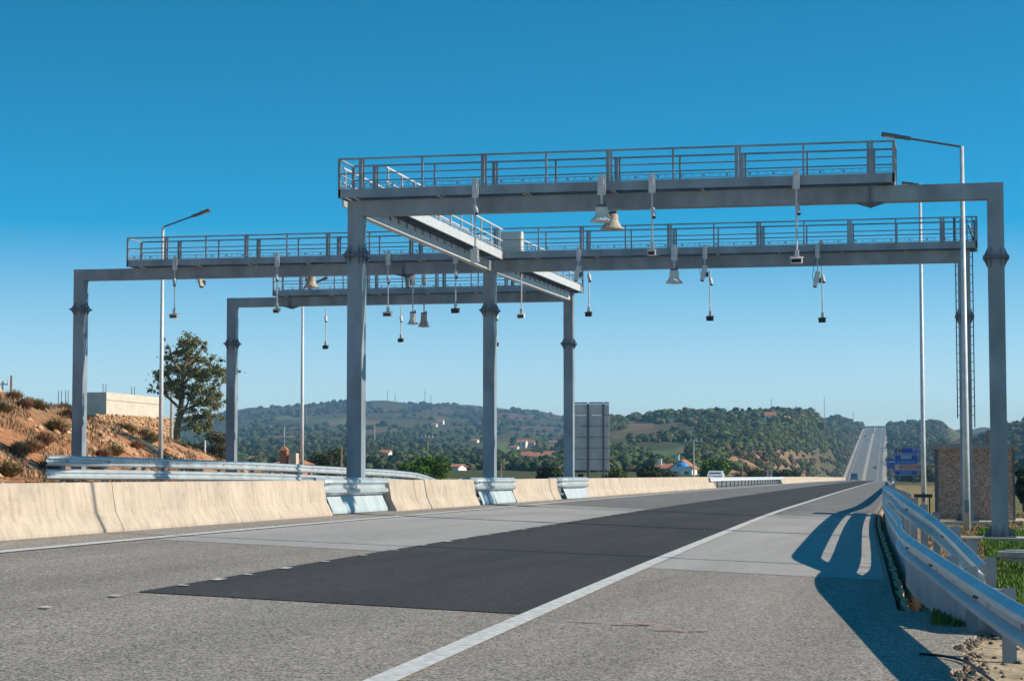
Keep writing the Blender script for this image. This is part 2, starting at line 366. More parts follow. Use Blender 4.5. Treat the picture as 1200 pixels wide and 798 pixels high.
def road_surface():
    ys = np.unique(np.concatenate([YR, np.arange(8, 24, .12), [22.9, 22.92]])); v = []; fs = []
    for y in ys:
        for k, t in enumerate((-12.4, -6, -2, 0, 4, 8, edge_t(y))): v.append(RP(t, y, 0))
    for i in range(len(ys)-1):
        for k in range(6): o = i*7+k; fs.append((o, o+1, o+8, o+7))
    # thickness at the open edge
    o = len(v)
    for y in ys: v.append(RP(edge_t(y), y, 0)); v.append(RP(edge_t(y)+.01, y, -.3 if y > 22.9 else -.06))
    for i in range(len(ys)-1): fs.append((o+2*i, o+2*i+1, o+2*i+3, o+2*i+2))
    ob = MB().add(v, fs).build('road', COARSE, fix=False); tag(ob, kind='structure')
road_surface()
ribbon('worn_road_surface', 0.12, 11.0, 68.5, 640, MIDA, .004)
ribbon('far_road_surface', -12.3, 11.0, 640, 3000, asphalt('distant_asphalt', (.15, .148, .145), (.22, .215, .21), 30, 0, .1), .012)
ribbon('light_pavement_lane', lambda y: .12, lambda y: 3.76, 30.0, 68.5, LIGHTA, .004)
ribbon('light_pavement_shoulder', 7.8, 11.05, 29.1, 78, LIGHTA, .004)
ribbon('fresh_asphalt_lane', 3.76, 7.6, 19.3, 640, DARKA, .008)
tag(ribbon('road_marking', 7.60, 7.80, -20, 3000, PAINT, .014), kind='structure')
tag(ribbon('road_marking', -.10, .10, -20, 3000, PAINT, .014), kind='structure')
ribbon('road_marking', -2.3, -2.12, 0, 3000, PAINT, .014); ribbon('road_marking', -10.2, -10.02, 0, 3000, PAINT, .014)
mk = MB()
for i, y in enumerate(np.concatenate([[16.87, 18.56, 20.41, 21.6, 22.7, 24.3, 26.2, 28.3, 30.3, 32.4, 34.4, 35.9], np.arange(38.2, 76, 2.1)])):
    L = .34 if i in (3, 5, 10) else .13; t = 3.86 if y > 19.3 else 3.8
    a = RP(t-.05, y-L/2, .02); b = RP(t+.05, y-L/2, .02); c = RP(t+.05, y+L/2, .02); d = RP(t-.05, y+L/2, .02)
    mk.add([a, b, c, d], [(0, 1, 2, 3)])
tag(mk.build('lane_stud_marks', PAINT, fix=False), kind='structure')
pk = MB()
for (x0, y0, L, a, w) in [(-2.95, 18.75, .34, .5, .035), (-2.9, 18.95, .3, -.6, .03), (-2.55, 18.35, .3, .15, .035), (-2.3, 18.5, .22, .8, .03), (-3.35, 18.75, .3, .1, .025), (-2.62, 18.55, .2, -.4, .03)]:
    dx, dy = math.cos(a)*L/2, math.sin(a)*L/2; nx, ny = -math.sin(a)*w, math.cos(a)*w; q = []
    for sx, sy in ((-1, -1), (1, -1), (1, 1), (-1, 1)):
        X_ = x0+dx*sx+nx*sy; Y_ = y0+dy*sx+ny*sy; q.append((X_, Y_, float(RZ(X_-XL(Y_), Y_))+.018))
    pk.add(q, [(0, 1, 2, 3)])
tag(pk.build('pink_survey_marks', PINK, fix=False), kind='structure')
# median strip and far concrete gutters
ribbon('median_strip', -1.8, -.3, 640, 2700, CONC2, .03); ribbon('concrete_gutter', 10.6, 13.4, 640, 2700, CONC2, .03)
ribbon('concrete_gutter', -14.2, -12.3, 640, 2700, CONC2, .03)
ribbon('median_hedge_verge', -2.0, -1.9, 640, 2700, BLACK, .04)
# kerb strip in the trench
kb = MB(); ks = [(0, -.3), (.07, -.3), (.06, .015), (0, .02)]
path = [RP(11.2+.03*math.sin(y*3)+.02*math.sin(y*7.7), y, -.05+.03*math.sin(y*5)) for y in np.arange(22.2, 90, .5)]
tag(kb.sweep(path, ks).build('kerb', mat('earthy_kerb', (.50, .36, .22), .95, 0, .3, 8, bump=.5, bscale=20)), kind='structure')

# ------------------------------------------------------------------ median barrier
def ct(y): return float(np.interp(y, [0, 47, 53, 66, 80, 100], [-1.62, -1.46, -1.40, -1.28, -1.25, -1.3]))
NJ = [(-.30, 0), (-.30, .05), (-.16, .32), (-.085, .79), (-.06, .81), (.06, .81), (.085, .79), (.16, .32), (.30, .05), (.30, 0)]
def barrier(y0, y1, cuts, label):
    t = wthing('concrete_barrier', RP(ct(y0), y0), label, 'barrier', 'concrete barriers of the median')
    cs = [y0]+[c for c in cuts if y0 < c < y1]+[y1]
    for a, b in zip(cs[:-1], cs[1:]):
        ys = np.linspace(a+.012, b-.012, max(2, int((b-a)/3)+1))
        MB().sweep([RP(ct(y), y, -.02) for y in ys], NJ, side=1).build('barrier_segment', CONC, t)
    return t
cuts = [20, 32.3, 55.2, 76.2, 93.5, 124]
barrier(6, 45.9, cuts, 'long tan concrete barrier from the left photo edge to the first guarded column')
barrier(52.3, 63.6, cuts, 'short tan concrete barrier between the first and the second guarded columns')
barrier(70.2, 79.9, cuts, 'short tan concrete barrier between the second and third guarded columns')
barrier(86.3, 150, cuts, 'tan concrete barrier from the third guarded column to the white median-gap guardrail')
barrier(236, 600, list(range(248, 600, 12)), 'most distant tan concrete barrier, ending beside the small blue van')

# ------------------------------------------------------------------ W-beam guardrails
WB = [(0, 0), (.075, -.045), (.08, -.09), (.01, -.13), (.01, -.18), (.08, -.22), (.075, -.265), (0, -.31)]
WSEC = WB+[(a-.006, b) for a, b in WB[::-1]]
def dens(path, step=.7):
    out = []
    for a, b in zip(path[:-1], path[1:]):
        n = max(1, int(np.linalg.norm(np.array(b)-np.array(a))/step))
        for k in range(n): out.append(np.array(a)+(np.array(b)-np.array(a))*k/n)
    out.append(np.array(path[-1])); return out
def smoothpath(P, it=2):
    P = [np.array(p, float) for p in P]
    for _ in range(it):
        Q = [P[0]]
        for a, b in zip(P[:-1], P[1:]): Q += [a*.75+b*.25, a*.25+b*.75]
        Q.append(P[-1]); P = Q
    return P
def wrail(path, side, parent, name='rail', m=None): return MB().sweep(path, WSEC, side).build(name, m or RAILM, parent)
def bolts(path, side, parent, every=6, dz=-.155, r=.016):
    b = MB()
    for i in range(2, len(path)-1, every):
        d = path[i+1]-path[i-1]; d = d[:2]/np.linalg.norm(d[:2]); n = np.array([d[1], -d[0]])*side
        for q in (-.10, .10):
            p = path[i]; b.box((p[0]+n[0]*.02+d[0]*q, p[1]+n[1]*.02+d[1]*q, p[2]+dz), (.022, .022, .022), rz=math.atan2(d[1], d[0]))
    o_ = b.build('bolts', DARKM, parent)
    if len(b.v)//8 > 90: o_['kind'] = 'stuff'
    return o_
def posts(path, side, parent, step, top=-.02, back=.16, zmin=None):
    acc = 0.; nxt = step*.4
    for i in range(1, len(path)):
        d = path[i]-path[i-1]; l = np.linalg.norm(d[:2]); acc += l
        if acc >= nxt:
            nxt += step; u = d[:2]/max(l, 1e-6); n = np.array([u[1], -u[0]])*side; p = path[i]; c = p[:2]-n*back
            g = gz(c[0], c[1]); rz = math.atan2(u[1], u[0]); m = MB(); h = p[2]+top-g+.15; zc = g-.15+h/2
            R = lambda a, b: (c[0]+u[0]*a+n[0]*b, c[1]+u[1]*a+n[1]*b)
            m.box((*R(0, .05), zc), (.12, .006, h), rz); m.box((*R(-.057, 0), zc), (.006, .1, h), rz); m.box((*R(.057, 0), zc), (.006, .1, h), rz)
            m.box((*R(0, back-.06), p[2]-.155), (.15, .14, .22), rz)
            m.build('post', STEEL, parent)
# right rail: main run, double from the flare to y=77
def rr(t, y, h): p = RP(t, y); p[2] += h; return p
far = [rr(11.4, y, h) for y, h in [(420, .75), (250, .75), (160, .75), (120, .76), (95, .8), (84, .95), (77, 1.12), (60, 1.14), (45, 1.15), (38, 1.15)]]
up = smoothpath(far+[np.array([-1.05, 34.9, 1.27]), np.array([-.62, 31.4, 1.10]), np.array([-.24, 28.2, .92]), np.array([.2, 23.8, .62])])
up = dens(up, .8)
lo_far = [rr(11.4, y, h) for y, h in [(78, .70), (60, .71), (45, .72), (33, .73)]]
lo = dens(smoothpath(lo_far+[np.array([-.86, 28, .88]), np.array([-.27, 22, .775]), np.array([.15, 17.8, .70]), np.array([.42, 15.2, .66]), np.array([.85, 12, .62]), np.array([1.6, 7, .62]), np.array([2.2, 3, .62])]), .6)
gr = wthing('guardrail', (0.2, 23.8, gz(.2, 23.8)), 'upper blue-grey guardrail on the right verge, dipping to a free end', 'guardrail')
wrail(up, 1, gr); bolts(up, 1, gr)
posts([p for p in up if p[1] < 160], 1, gr, 2.0)
g2 = wthing('guardrail', (.4, 15, gz(.4, 15)), 'near lower guardrail sweeping out past the right edge of the photo', 'guardrail')
wrail(lo, 1, g2); bolts(lo, 1, g2, 5)
posts([p for p in lo if p[1] < 24], 1, g2, 2.2)
sk = dens(smoothpath([rr(11.43, 78, .30), rr(11.43, 60, .30), rr(11.43, 34, .31), rr(11.43, 31, .36), np.array([-.80, 28.2, .60]), np.array([-.42, 23.5, .58]), np.array([-.02, 20.9, .56]), np.array([.42, 20.0, .52])]), .6)
sko = wthing('skirt_barrier', (.1, 21, gz(.1, 21)), 'flat grey steel skirt plate under the right guardrails, curling away at its near end', 'barrier')
MB().sweep(sk, [(0, 0), (.01, 0), (.01, -.45), (0, -.45)], 1).build('plate', mat('grey_skirt_steel', (.36, .42, .46), .55, .35, .2, 2), sko)
rb = MB().sweep([p+np.array([0, 0, 0.0]) for p in sk], [(.011, -.0), (.03, -.0), (.03, -.03), (.011, -.03)], 1); rb.build('edge_fold', RAILM, sko)
# left rail, double
Lp = [(57.2, 1.02, -12.9), (58.5, 1.03, -12.35), (62, 1.03, -12.2), (70, 1.0, -12.2), (78, .96, -12.2), (89, .84, -12.2), (98, .75, -12.2), (104, .62, -12.2), (108, .25, -12.2), (112, .12, -12.2)]
l1 = dens(smoothpath([rr(t, y, h) for y, h, t in Lp]), .8); l2 = [p+np.array([0, 0, -.40]) for p in l1 if p[1] < 103]
gl = wthing('guardrail', (l1[0][0], l1[0][1], gz(l1[0][0], l1[0][1])), 'double guardrail along the left side of the road below the red earth bank', 'guardrail')
wrail(l1, 1, gl); wrail(l2, 1, gl); bolts(l1, 1, gl); bolts(l2, 1, gl); posts([p for p in l1 if p[1] < 105], 1, gl, 2.0)
# median gap rail
mg = [RP(-1.1, y, .76) for y in np.arange(146, 241, 4.)]
gm = wthing('guardrail', RP(-1.2, 146), 'distant white guardrail closing the gap in the concrete median barrier', 'guardrail')
wrail(mg, 1, gm, m=mat('white_zinc', (.66, .70, .74), .5, .2)); 
pm = MB()
for p in mg[::1]: pm.b2((p[0]-.2, p[1]-.05, p[2]-.8), (p[0]-.1, p[1]+.05, p[2]))
pm.build('post_row', STEEL, gm)
# beam guards in front of the three median columns
def col_guard(x, y0, y1, cy, label):
    t = wthing('column_guard', (x+.1, cy, float(RZ(x-XL(cy), cy))), label, 'guard', 'steel guards in front of the median columns')
    sl = (float(XL(y1)-XL(y0))/(y1-y0)); P = [np.array([x+sl*(y-cy)+.25, y, float(RZ(x-XL(y), y))+.84]) for y in np.linspace(y0, y1, 9)]
    P2 = [P[0]+np.array([-.26, -.22, 0]), P[0]+np.array([-.10, -.12, 0])]+P+[P[-1]+np.array([-.12, .12, 0]), P[-1]+np.array([-.28, .2, 0])]
    r = MB().sweep(P2, [(a*1.35, b*1.32) for a, b in WSEC], 1).build('rail', RAILM, t); bolts(P2, 1, t, 3)
    MB().sweep([p+np.array([0, .0, -.84]) for p in P[0:]], [(-.10, .44), (-.08, .44), (.09, .06), (.09, .0), (.07, .0), (.07, .05)], 1).build('skirt_plate', PLATE, t)
    for p in (P[1], P[4], P[7]): MB().box((p[0]-.21, p[1], p[2]-.3), (.1, .1, .62)).box((p[0]-.09, p[1], p[2]-.16), (.14, .1, .1)).build('bracket', DARKM, t)
    P3 = [np.array([p[0]-.62, p[1], p[2]]) for p in P]
    wrail(P3, -1, t, 'rear_rail')
    return t
c1x = at(417, 560, 50)[0]; c2x = at(574, 560, 67)[0]; c3x = at(667, 560, 83)[0]
col_guard(c1x, 46.4, 52.1, 50, 'pale blue steel guard round the foot of the nearest median column')
col_guard(c2x, 64, 70.1, 67, 'pale blue steel guard round the foot of the middle median column')
col_guard(c3x, 80.3, 86.2, 83, 'pale blue steel guard round the foot of the farthest median column')

# ------------------------------------------------------------------ gantries
CW = .38
def column(parent, x, y, z0, z1, zf, base=True):
    m = MB(); m.b2((x-CW/2, y-CW/2, z0), (x+CW/2, y+CW/2, z1)); c = m.build('column', STEEL, parent)
    f = MB(); f.b2((x-.3, y-.3, zf-.025), (x+.3, y+.3, zf-.003)); f.b2((x-.3, y-.3, zf+.003), (x+.3, y+.3, zf+.025))
    for sx, sy in ((1, 0), (-1, 0), (0, 1), (0, -1)):
        for o in (-.12, .12):
            for s in (1, -1):
                a = CW/2-.002; e = .29
                if sx: vs = [(x+sx*a, y+o-.008, zf+s*.02), (x+sx*e, y+o-.008, zf+s*.02), (x+sx*a, y+o-.008, zf+s*.24)]; d = (0, .016, 0)
                else: vs = [(x+o-.008, y+sy*a, zf+s*.02), (x+o-.008, y+sy*e, zf+s*.02), (x+o-.008, y+sy*a, zf+s*.24)]; d = (.016, 0, 0)
                f.add(vs+[(v[0]+d[0], v[1]+d[1], v[2]+d[2]) for v in vs], [(0, 1, 2), (5, 4, 3), (0, 3, 4, 1), (1, 4, 5, 2), (2, 5, 3, 0)])
    for k in range(12):
        a = 2*math.pi*k/12; rx = max(-.26, min(.26, .34*math.cos(a))); ry = max(-.26, min(.26, .34*math.sin(a))); f.box((x+rx, y+ry, zf), (.04, .04, .12))
    f.build('flange', mat('dark_galvanised', (.13, .16, .21), .5, .4) if 'dark_galvanised' not in bpy.data.materials else bpy.data.materials['dark_galvanised'], c)
    if base:
        b = MB(); b.b2((x-.36, y-.36, z0-.02), (x+.36, y+.36, z0+.03))
        for sx, sy in ((1, 0), (-1, 0), (0, 1), (0, -1)):
            for o in (-.11, .11):
                a = CW/2-.002; e = .34; t_ = (x+sx*a+(o-.008 if sy else 0), y+sy*a+(o-.008 if sx else 0))
                vs = [(t_[0], t_[1], z0+.03), (t_[0]+sx*(e-a), t_[1]+sy*(e-a), z0+.03), (t_[0]+sx*(e-a), t_[1]+sy*(e-a), z0+.08), (t_[0], t_[1], z0+.27)]
                d = (.016 if sy else 0, .016 if sx else 0, 0)
                b.add(vs+[(v[0]+d[0], v[1]+d[1], v[2]) for v in vs], [(0, 1, 2, 3), (7, 6, 5, 4), (0, 4, 5, 1), (1, 5, 6, 2), (2, 6, 7, 3), (3, 7, 4, 0)])
        b.build('base_plate', DARKM, c)
    return c
def beam(parent, x0, x1, y, zb, zt, joint=None):
    b = MB().b2((x0, y-CW/2+.003, zb), (x1, y+CW/2-.003, zt)).build('beam', STEEL, parent)
    if joint is not None:
        f = MB(); f.b2((joint-.02, y-.28, zb-.1), (joint-.003, y+.28, zt+.004)); f.b2((joint+.003, y-.28, zb-.1), (joint+.02, y+.28, zt+.004))
        for s in (1, -1):
            for o in (-.12, .12):
                vs = [(joint+s*.02, y+o, zb-.003), (joint+s*.34, y+o, zb-.003), (joint+s*.02, y+o, zb-.1)]; 
                f.add(vs+[(v[0], v[1]+.016, v[2]) for v in vs], [(0, 1, 2), (5, 4, 3), (0, 3, 4, 1), (1, 4, 5, 2), (2, 5, 3, 0)])
        f.build('beam_flange', bpy.data.materials['dark_galvanised'], b)
def mesh_strip(m, a, b, h):
    "toe mesh: thin wires between a and b"
    a = Vector(a); b = Vector(b); L = (b-a).length; n = int(L/.11)
    for z in (0, h): m.bar(a+Vector((0, 0, z)), b+Vector((0, 0, z)), .014)
    for k in range(n):
        p = a.lerp(b, (k+.5)/n); q = a.lerp(b, (k+1.1)/n) if k % 2 else a.lerp(b, (k-.1)/n); m.bar(p, q+Vector((0, 0, h)), .008)
    for k in range(int(L/.55)):
        p = a.lerp(b, (k+.5)*.55/L); m.box((p.x, p.y, p.z+h*.5), (.05, .03, .05), M=Matrix.Rotation(math.atan2(b.y-a.y, b.x-a.x), 3, 'Z'))
def railing(parent, A, B, z, first, step, thick_first=True, ends=(True, True), name='railing'):
    A = Vector((A[0], A[1], z)); B = Vector((B[0], B[1], z)); L = (B-A).length; d = (B-A)/L; m = MB()
    s = first; th = thick_first; up = Vector((0, 0, 1)); U = lambda s_, h: A+d*s_+up*h
    m.bar(U(0, .97), U(L, .97), .042, .042); m.bar(U(0, .60), U(L, .60), .03, .03)
    mesh_strip(m, U(0, .25), U(L, .25), .10)
    if ends[0]: m.bar(U(.02, .0), U(.02, .97), .05, .05)
    if ends[1]: m.bar(U(L-.02, .0), U(L-.02, .97), .05, .05)
    while s < L-.15:
        if th:
            m.bar(U(s-.05, 0), U(s-.05, 1.0), .05, .012); m.bar(U(s+.05, 0), U(s+.05, 1.0), .05, .012); m.bar(U(s, .0), U(s, .96), .03, .07)
        else: m.bar(U(s, 0), U(s, .96), .045, .045)
        s += step; th = not th
    return m.build(name, STEEL, parent)
def deck(parent, A, B, W, z, brk=2.0, endrails=(True, True), first=.6, step=1.6):
    "walkway A->B; W half width; z = underside of fascia"
    A = Vector((A[0], A[1], 0)); B = Vector((B[0], B[1], 0)); L = (B-A).length; d = (B-A)/L; n = Vector((-d.y, d.x, 0))
    f = MB()
    for s in (-1, 1):
        a = A+n*W*s; b = B+n*W*s
        f.bar((a.x, a.y, z+.11), (b.x, b.y, z+.11), .05, .22)
    for p, q in ((A, 1), (B, -1)):
        a = p-n*(W-.03)+d*q*.026; b = p+n*(W-.03)+d*q*.026; f.bar((a.x, a.y, z+.11), (b.x, b.y, z+.11), .05, .215)
    f.build('fascia', STEEL, parent)
    g = MB(); k = 0; ng = int(L/.12)
    for i in range(ng):
        p = A+d*(i+.5)*L/ng; a = p-n*(W-.03); b = p+n*(W-.03); g.bar((a.x, a.y, z+.17), (b.x, b.y, z+.17), .02, .03)
    for i in range(5):
        o = (i-2)*W*.4; a = A+n*o; b = B+n*o; g.bar((a.x, a.y, z+.165), (b.x, b.y, z+.165), .012, .025)
    g.build('grating', DARKM, parent)
    nb = int(L/brk)
    for i in range(nb+1):
        p = A+d*(.3+(L-.6)*i/nb); a = p-n*(W-.04); b = p+n*(W-.04); MB().bar((a.x, a.y, z+.03), (b.x, b.y, z+.03), .09, .10).build('joist', DARKM, parent)
    for s in (-1, 1):
        a = A+n*W*s; b = B+n*W*s; railing(parent, a, b, z, first, step)
    for p, e in ((A, endrails[0]), (B, endrails[1])):
        if e: railing(parent, p-n*W, p+n*W, z, 9, 1, name='end_railing')
    return d
GY = {1: 50., 2: 67., 3: 83.}
zb1 = (at(429, 253, 50)[2]+at(1150, 235.2, 50)[2])/2
zb2 = (at(104, 328, 67)[2]+at(573, 318.5, 67)[2]+at(1125, 310, 67)[2])/3
zb3 = (at(278, 360.5, 83)[2]+at(667, 353, 83)[2])/2
BH = .38; ZT = {1: zb1+BH, 2: zb2+BH, 3: zb3+BH}; ZB = {1: zb1, 2: zb2, 3: zb3}
c1r = at(1171, 560, 50)[0]; c2l = at(92, 560, 67)[0]; c2r = at(1133, 560, 67)[0]; c3l = at(271, 560, 83)[0]
def fz(px, py, Y): return float(at(px, py, Y)[2])
def gd(x, y): return gz(x, y)
# gantry 1
t1 = wthing('toll_gantry', (c1x, 50, float(RZ(c1x-XL(50), 50))), 'nearest and tallest-looking grey steel toll gantry spanning the right carriageway', 'gantry', 'toll gantries over the motorway')
column(t1, c1x, 50, float(RZ(c1x-XL(50), 50)), ZT[1], fz(417, 300, 50), False)
column(t1, c1r, 50, gd(c1r, 50)+.12, ZT[1], fz(1171, 302, 50))
beam(t1, c1x+CW/2, c1r-CW/2, 50, ZB[1], ZT[1]-.003, at(1020, 240, 50)[0])
WD = .62
x0 = at(397, 230, 50-WD)[0]; x1 = at(1048, 205, 50-WD)[0]
deck(t1, (x0, 50), (x1, 50), WD, ZT[1]+.012, first=at(424, 230, 49.4)[0]-x0, step=(at(1020, 230, 49.4)[0]-at(424, 230, 49.4)[0])/8)
# gantry 2
t2 = wthing('toll_gantry', (c2x, 67, float(RZ(c2x-XL(67), 67))), 'longest toll gantry, in the middle, spanning both carriageways with a ladder at its right', 'gantry', 'toll gantries over the motorway')
column(t2, c2l, 67, gd(c2l, 67), ZT[2], fz(92, 363, 67)); column(t2, c2x, 67, float(RZ(c2x-XL(67), 67)), ZT[2], fz(574, 364, 67), False)
column(t2, c2r, 67, gd(c2r, 67)+.1, ZT[2], fz(1133, 371, 67))
beam(t2, c2l+CW/2, c2x-CW/2, 67, ZB[2], ZT[2]-.003, at(474, 321, 67)[0]); beam(t2, c2x+CW/2, c2r-CW/2, 67, ZB[2], ZT[2]-.003)
x0 = at(149, 310, 67-WD)[0]; x1 = at(1145, 292, 67-WD)[0]
deck(t2, (x0, 67), (x1, 67), WD, ZT[2]+.012, first=1.4, step=1.43)
cab = MB(); cx_ = at(600, 270, 67.3)[0]; z_ = ZT[2]+.25
cb = cab.b2((cx_-.36, 67.1, z_), (cx_+.36, 67.45, z_+.72)).build('equipment_cabinet', WHITEP, t2)
MB().b2((cx_-.33, 67.08, z_+.04), (cx_+.33, 67.096, z_+.68)).build('cabinet_door', WHITEP, cb)
# ladder with cage
lad = MB(); lx0 = at(1121, 400, 67.9)[0]; lx1 = at(1141, 400, 67.9)[0]; lz0 = fz(1130, 490, 67.9); lz1 = ZT[2]+1.15
ly = 67.9
for x in (lx0, lx0+.16, lx1-.16, lx1): lad.bar((x, ly+(.0 if x in (lx0, lx1) else .35), lz0 if x < 0 else lz0-.3), (x, ly+(.0 if x in (lx0, lx1) else .35), lz1), .035)
k = lz0+.1
while k < lz1-.2:
    lad.bar((lx0, ly, k), (lx0+.16, ly+.35, k), .02); lad.bar((lx1, ly, k), (lx1-.16, ly+.35, k), .02); lad.bar((lx0+.16, ly+.35, k), (lx1-.16, ly+.35, k), .02); k += .28
lad.build('caged_ladder', DARKM, t2)
gp_ = MB(); gx = at(1118, 290, 66.3)[0]
gp_.bar((gx, 66.4, ZT[2]), (gx, 66.4, ZT[2]+1.0), .05); gp_.bar((gx+.62, 66.5, ZT[2]+.2), (gx+.45, 66.6, ZT[2]+.75), .05); gp_.bar((gx+.62, 66.5, ZT[2]), (gx+.62, 66.5, ZT[2]+.9), .05)
gp_.build('gate_posts', DARKM, t2)
# gantry 3
t3 = wthing('toll_gantry', (c3x, 83, float(RZ(c3x-XL(83), 83))), 'farthest toll gantry, spanning only the left carriageway to the farthest median column', 'gantry', 'toll gantries over the motorway')
column(t3, c3l, 83, gd(c3l, 83), ZT[3], fz(271, 403, 83)); column(t3, c3x, 83, float(RZ(c3x-XL(83), 83)), ZT[3], fz(667, 403, 83), False)
beam(t3, c3l+CW/2, c3x-CW/2, 83, ZB[3], ZT[3]-.003, at(341, 360, 83)[0])
x0 = at(320, 352, 83-WD)[0]; x1 = at(677, 335, 83-WD)[0]
deck(t3, (x0, 83), (x1, 83), WD, ZT[3]+.012, first=1.2, step=1.45)
# walkway along the median joining the three
wk = wthing('service_walkway', (c2x, 60, ZT[1]), 'narrow sunlit service walkway with handrails joining the three gantries above the median', 'walkway')
def cwalk(xa, ya, za, xb, yb, zb_):
    A = Vector((xa, ya, 0)); B = Vector((xb, yb, 0)); L = (B-A).length; d = (B-A)/L; n = Vector((d.y, -d.x, 0)); Z = lambda s: za+(zb_-za)*s/L
    Wk = .56; m = MB(); mm = MB(); g = MB(); r = MB(); r2 = MB()
    lb = MB(); lb.bar((xa, ya-.4, za-.17), (xb, yb+.4, zb_-.17), .2, .32); lb.build('longitudinal_beam', STEEL_L, wk)
    for s in (-1, 1):
        a = A+n*Wk*s; b = B+n*Wk*s; m.bar((a.x, a.y, za+.11), (b.x, b.y, zb_+.11), .05, .25)
    k = .4
    while k < L-.2:
        p = A+d*k; z = Z(k); a = p-n*(Wk-.03); b = p+n*(Wk-.03); a2 = p+n*.108; MB().bar((a.x, a.y, z+.06), (b.x, b.y, z+.06), .07, .1).bar((a2.x, a2.y, z-.14), (a2.x, a2.y, z+.02), .03, .012).build('joist', DARKM, wk); k += .95
    k = .1
    while k < L-.1:
        p = A+d*k; z = Z(k)+.17; a = p-n*(Wk-.03); b = p+n*(Wk-.03); g.bar((a.x, a.y, z), (b.x, b.y, z), .02, .03); k += .13
    for s, q in ((-1, r), (1, r2)):
        a = A+n*Wk*s; b = B+n*Wk*s
        for h, w in ((.97, .045), (.6, .035)): q.bar((a.x, a.y, za+h), (b.x, b.y, zb_+h), w)
        k = .2
        while k < L:
            p = a+d*k; q.bar((p.x, p.y, Z(k)), (p.x, p.y, Z(k)+.97), .045); k += 1.5
        mesh_strip(q, (a.x, a.y, za+.25), (b.x, b.y, zb_+.25), .1)
    m.build('side_channels', STEEL_L, wk); g.build('grating', DARKM, wk); r.build('railing', STEEL_L, wk); r2.build('railing', STEEL_L, wk)
cwalk(c1x, 50+WD+.03, ZT[1]-.02, c2x, 67-WD-.03, ZT[2]-.02)
cwalk(c2x, 67+WD+.03, ZT[2]-.02, c3x, 83-WD-.03, ZT[3]-.02)

# ------------------------------------------------------------------ devices hanging from the gantries
def bracket(m, x, y, zt, L=.42, w=.16):
    m.box((x, y, zt-L/2), (w, .05, L)); m.box((x, y-.04, zt-L*.35), (w*.55, .05, L*.6)); m.box((x, y, zt+.03), (w*.6, .06, .06))
def sensor(px, y, pt, pb, label, box='white', camy=None, brk=True, w=.17, pole_mat=None, tilt=0):
    x, _, zt = at(px, pt, y); zb = at(px, pb, y)[2]
    t = wthing('lane_sensor', (x, y, zb), label, 'sensor', 'rod-hung sensors below the gantries')
    if brk:
        m = MB(); bracket(m, x, y, zt); m.build('bracket', STEEL_L, t)
    MB().tube([(x, y, zt-.1), (x, y, zb+.18)], .022, 8).build('rod', pole_mat or STEEL_L, t)
    MB().box((x, y, zb+.24), (.09, .09, .16)).build('junction', STEEL_L, t)
    h = .16 if box != 'long' else .4
    M = Matrix.Rotation(math.radians(12), 3, 'X')@Matrix.Rotation(math.radians(tilt), 3, 'Z')
    b = MB().box((x-.01, y, zb+.07), (w, .2, h*.75), M=M).box((x-.01, y, zb+.07+h*.42), (w*1.15, .24, .02), M=M).build('sensor_box', BLACK if box == 'black' else WHITEP, t)
    if box != 'long': MB().box((x-.01, y-.103, zb+.06), (w*.86, .01, h*.5), M=M).build('lens_window', BLACK if box != 'white' else GLASSD, b)
    if camy:
        zc = at(px, camy, y)[2]
        c = MB().tube([(x+.02, y-.10, zc+.1), (x+.07, y-.2, zc-.12)], .055, 10).box((x+.02, y-.05, zc+.05), (.1, .1, .1)).build('camera', STEEL_L, t)
        MB().tube([(x+.07, y-.2, zc-.12), (x+.075, y-.21, zc-.14)], .04, 10).build('lens', GLASSD, c)
    return t
F1 = 50-WD-.08; F2 = 67-WD-.08; F3 = 83-WD-.08; R2 = 67+WD+.1
sensor(557, F1, 212, 304, 'rod sensor with a long grey box, leftmost under the nearest gantry', 'long', 246)
sensor(764, F1, 206, 300, 'rod sensor with a white box, middle of the three under the nearest gantry', 'white', 250)
sensor(933, F1, 201, 309, 'rod sensor with a large white box, rightmost under the nearest gantry', 'white', 246, w=.26)
sensor(205, F2, 302, 373, 'rod sensor with a grey box, leftmost under the middle gantry', 'white', 331, w=.26)
sensor(325, F2, 298, 367, 'second rod sensor from the left, its pale box overlapping the farthest gantry end', 'white', 325, w=.2)
sensor(455, F2, 296, 371, 'rod sensor with a pale box, just right of the nearest median column', 'white', 328, w=.28)
sensor(534, F2, 294, 367, 'rod sensor with a black box, left of the middle median column under the middle gantry', 'black', 322, w=.24)
sensor(611, R2, 318, 373, 'pale rod sensor, just right of the middle median column', 'white', None, False, .22)
sensor(690, R2, 313, 371, 'rod sensor with a dark box, right of the farthest median column', 'black', 326, False, .2)
sensor(832, R2, 313, 376, 'rod sensor with a black-faced box, second from the right under the middle gantry', 'black', 330, False, .22)
sensor(963, R2, 284, 378, 'rod sensor with a black-faced box, rightmost under the middle gantry', 'black', 327, True, .22)
sensor(382, 83+WD+.1, 358, 409, 'rod sensor with a black-faced box, leftmost under the farthest gantry', 'black', 374, False, .2)
sensor(470, 83+WD+.1, 356, 401, 'rod sensor with a black box, beside the twin bells under the farthest gantry', 'black', 374, False, .2)
sensor(582, 83+WD+.1, 353, 406, 'small rod sensor right behind the middle median column', 'black', 372, False, .15)
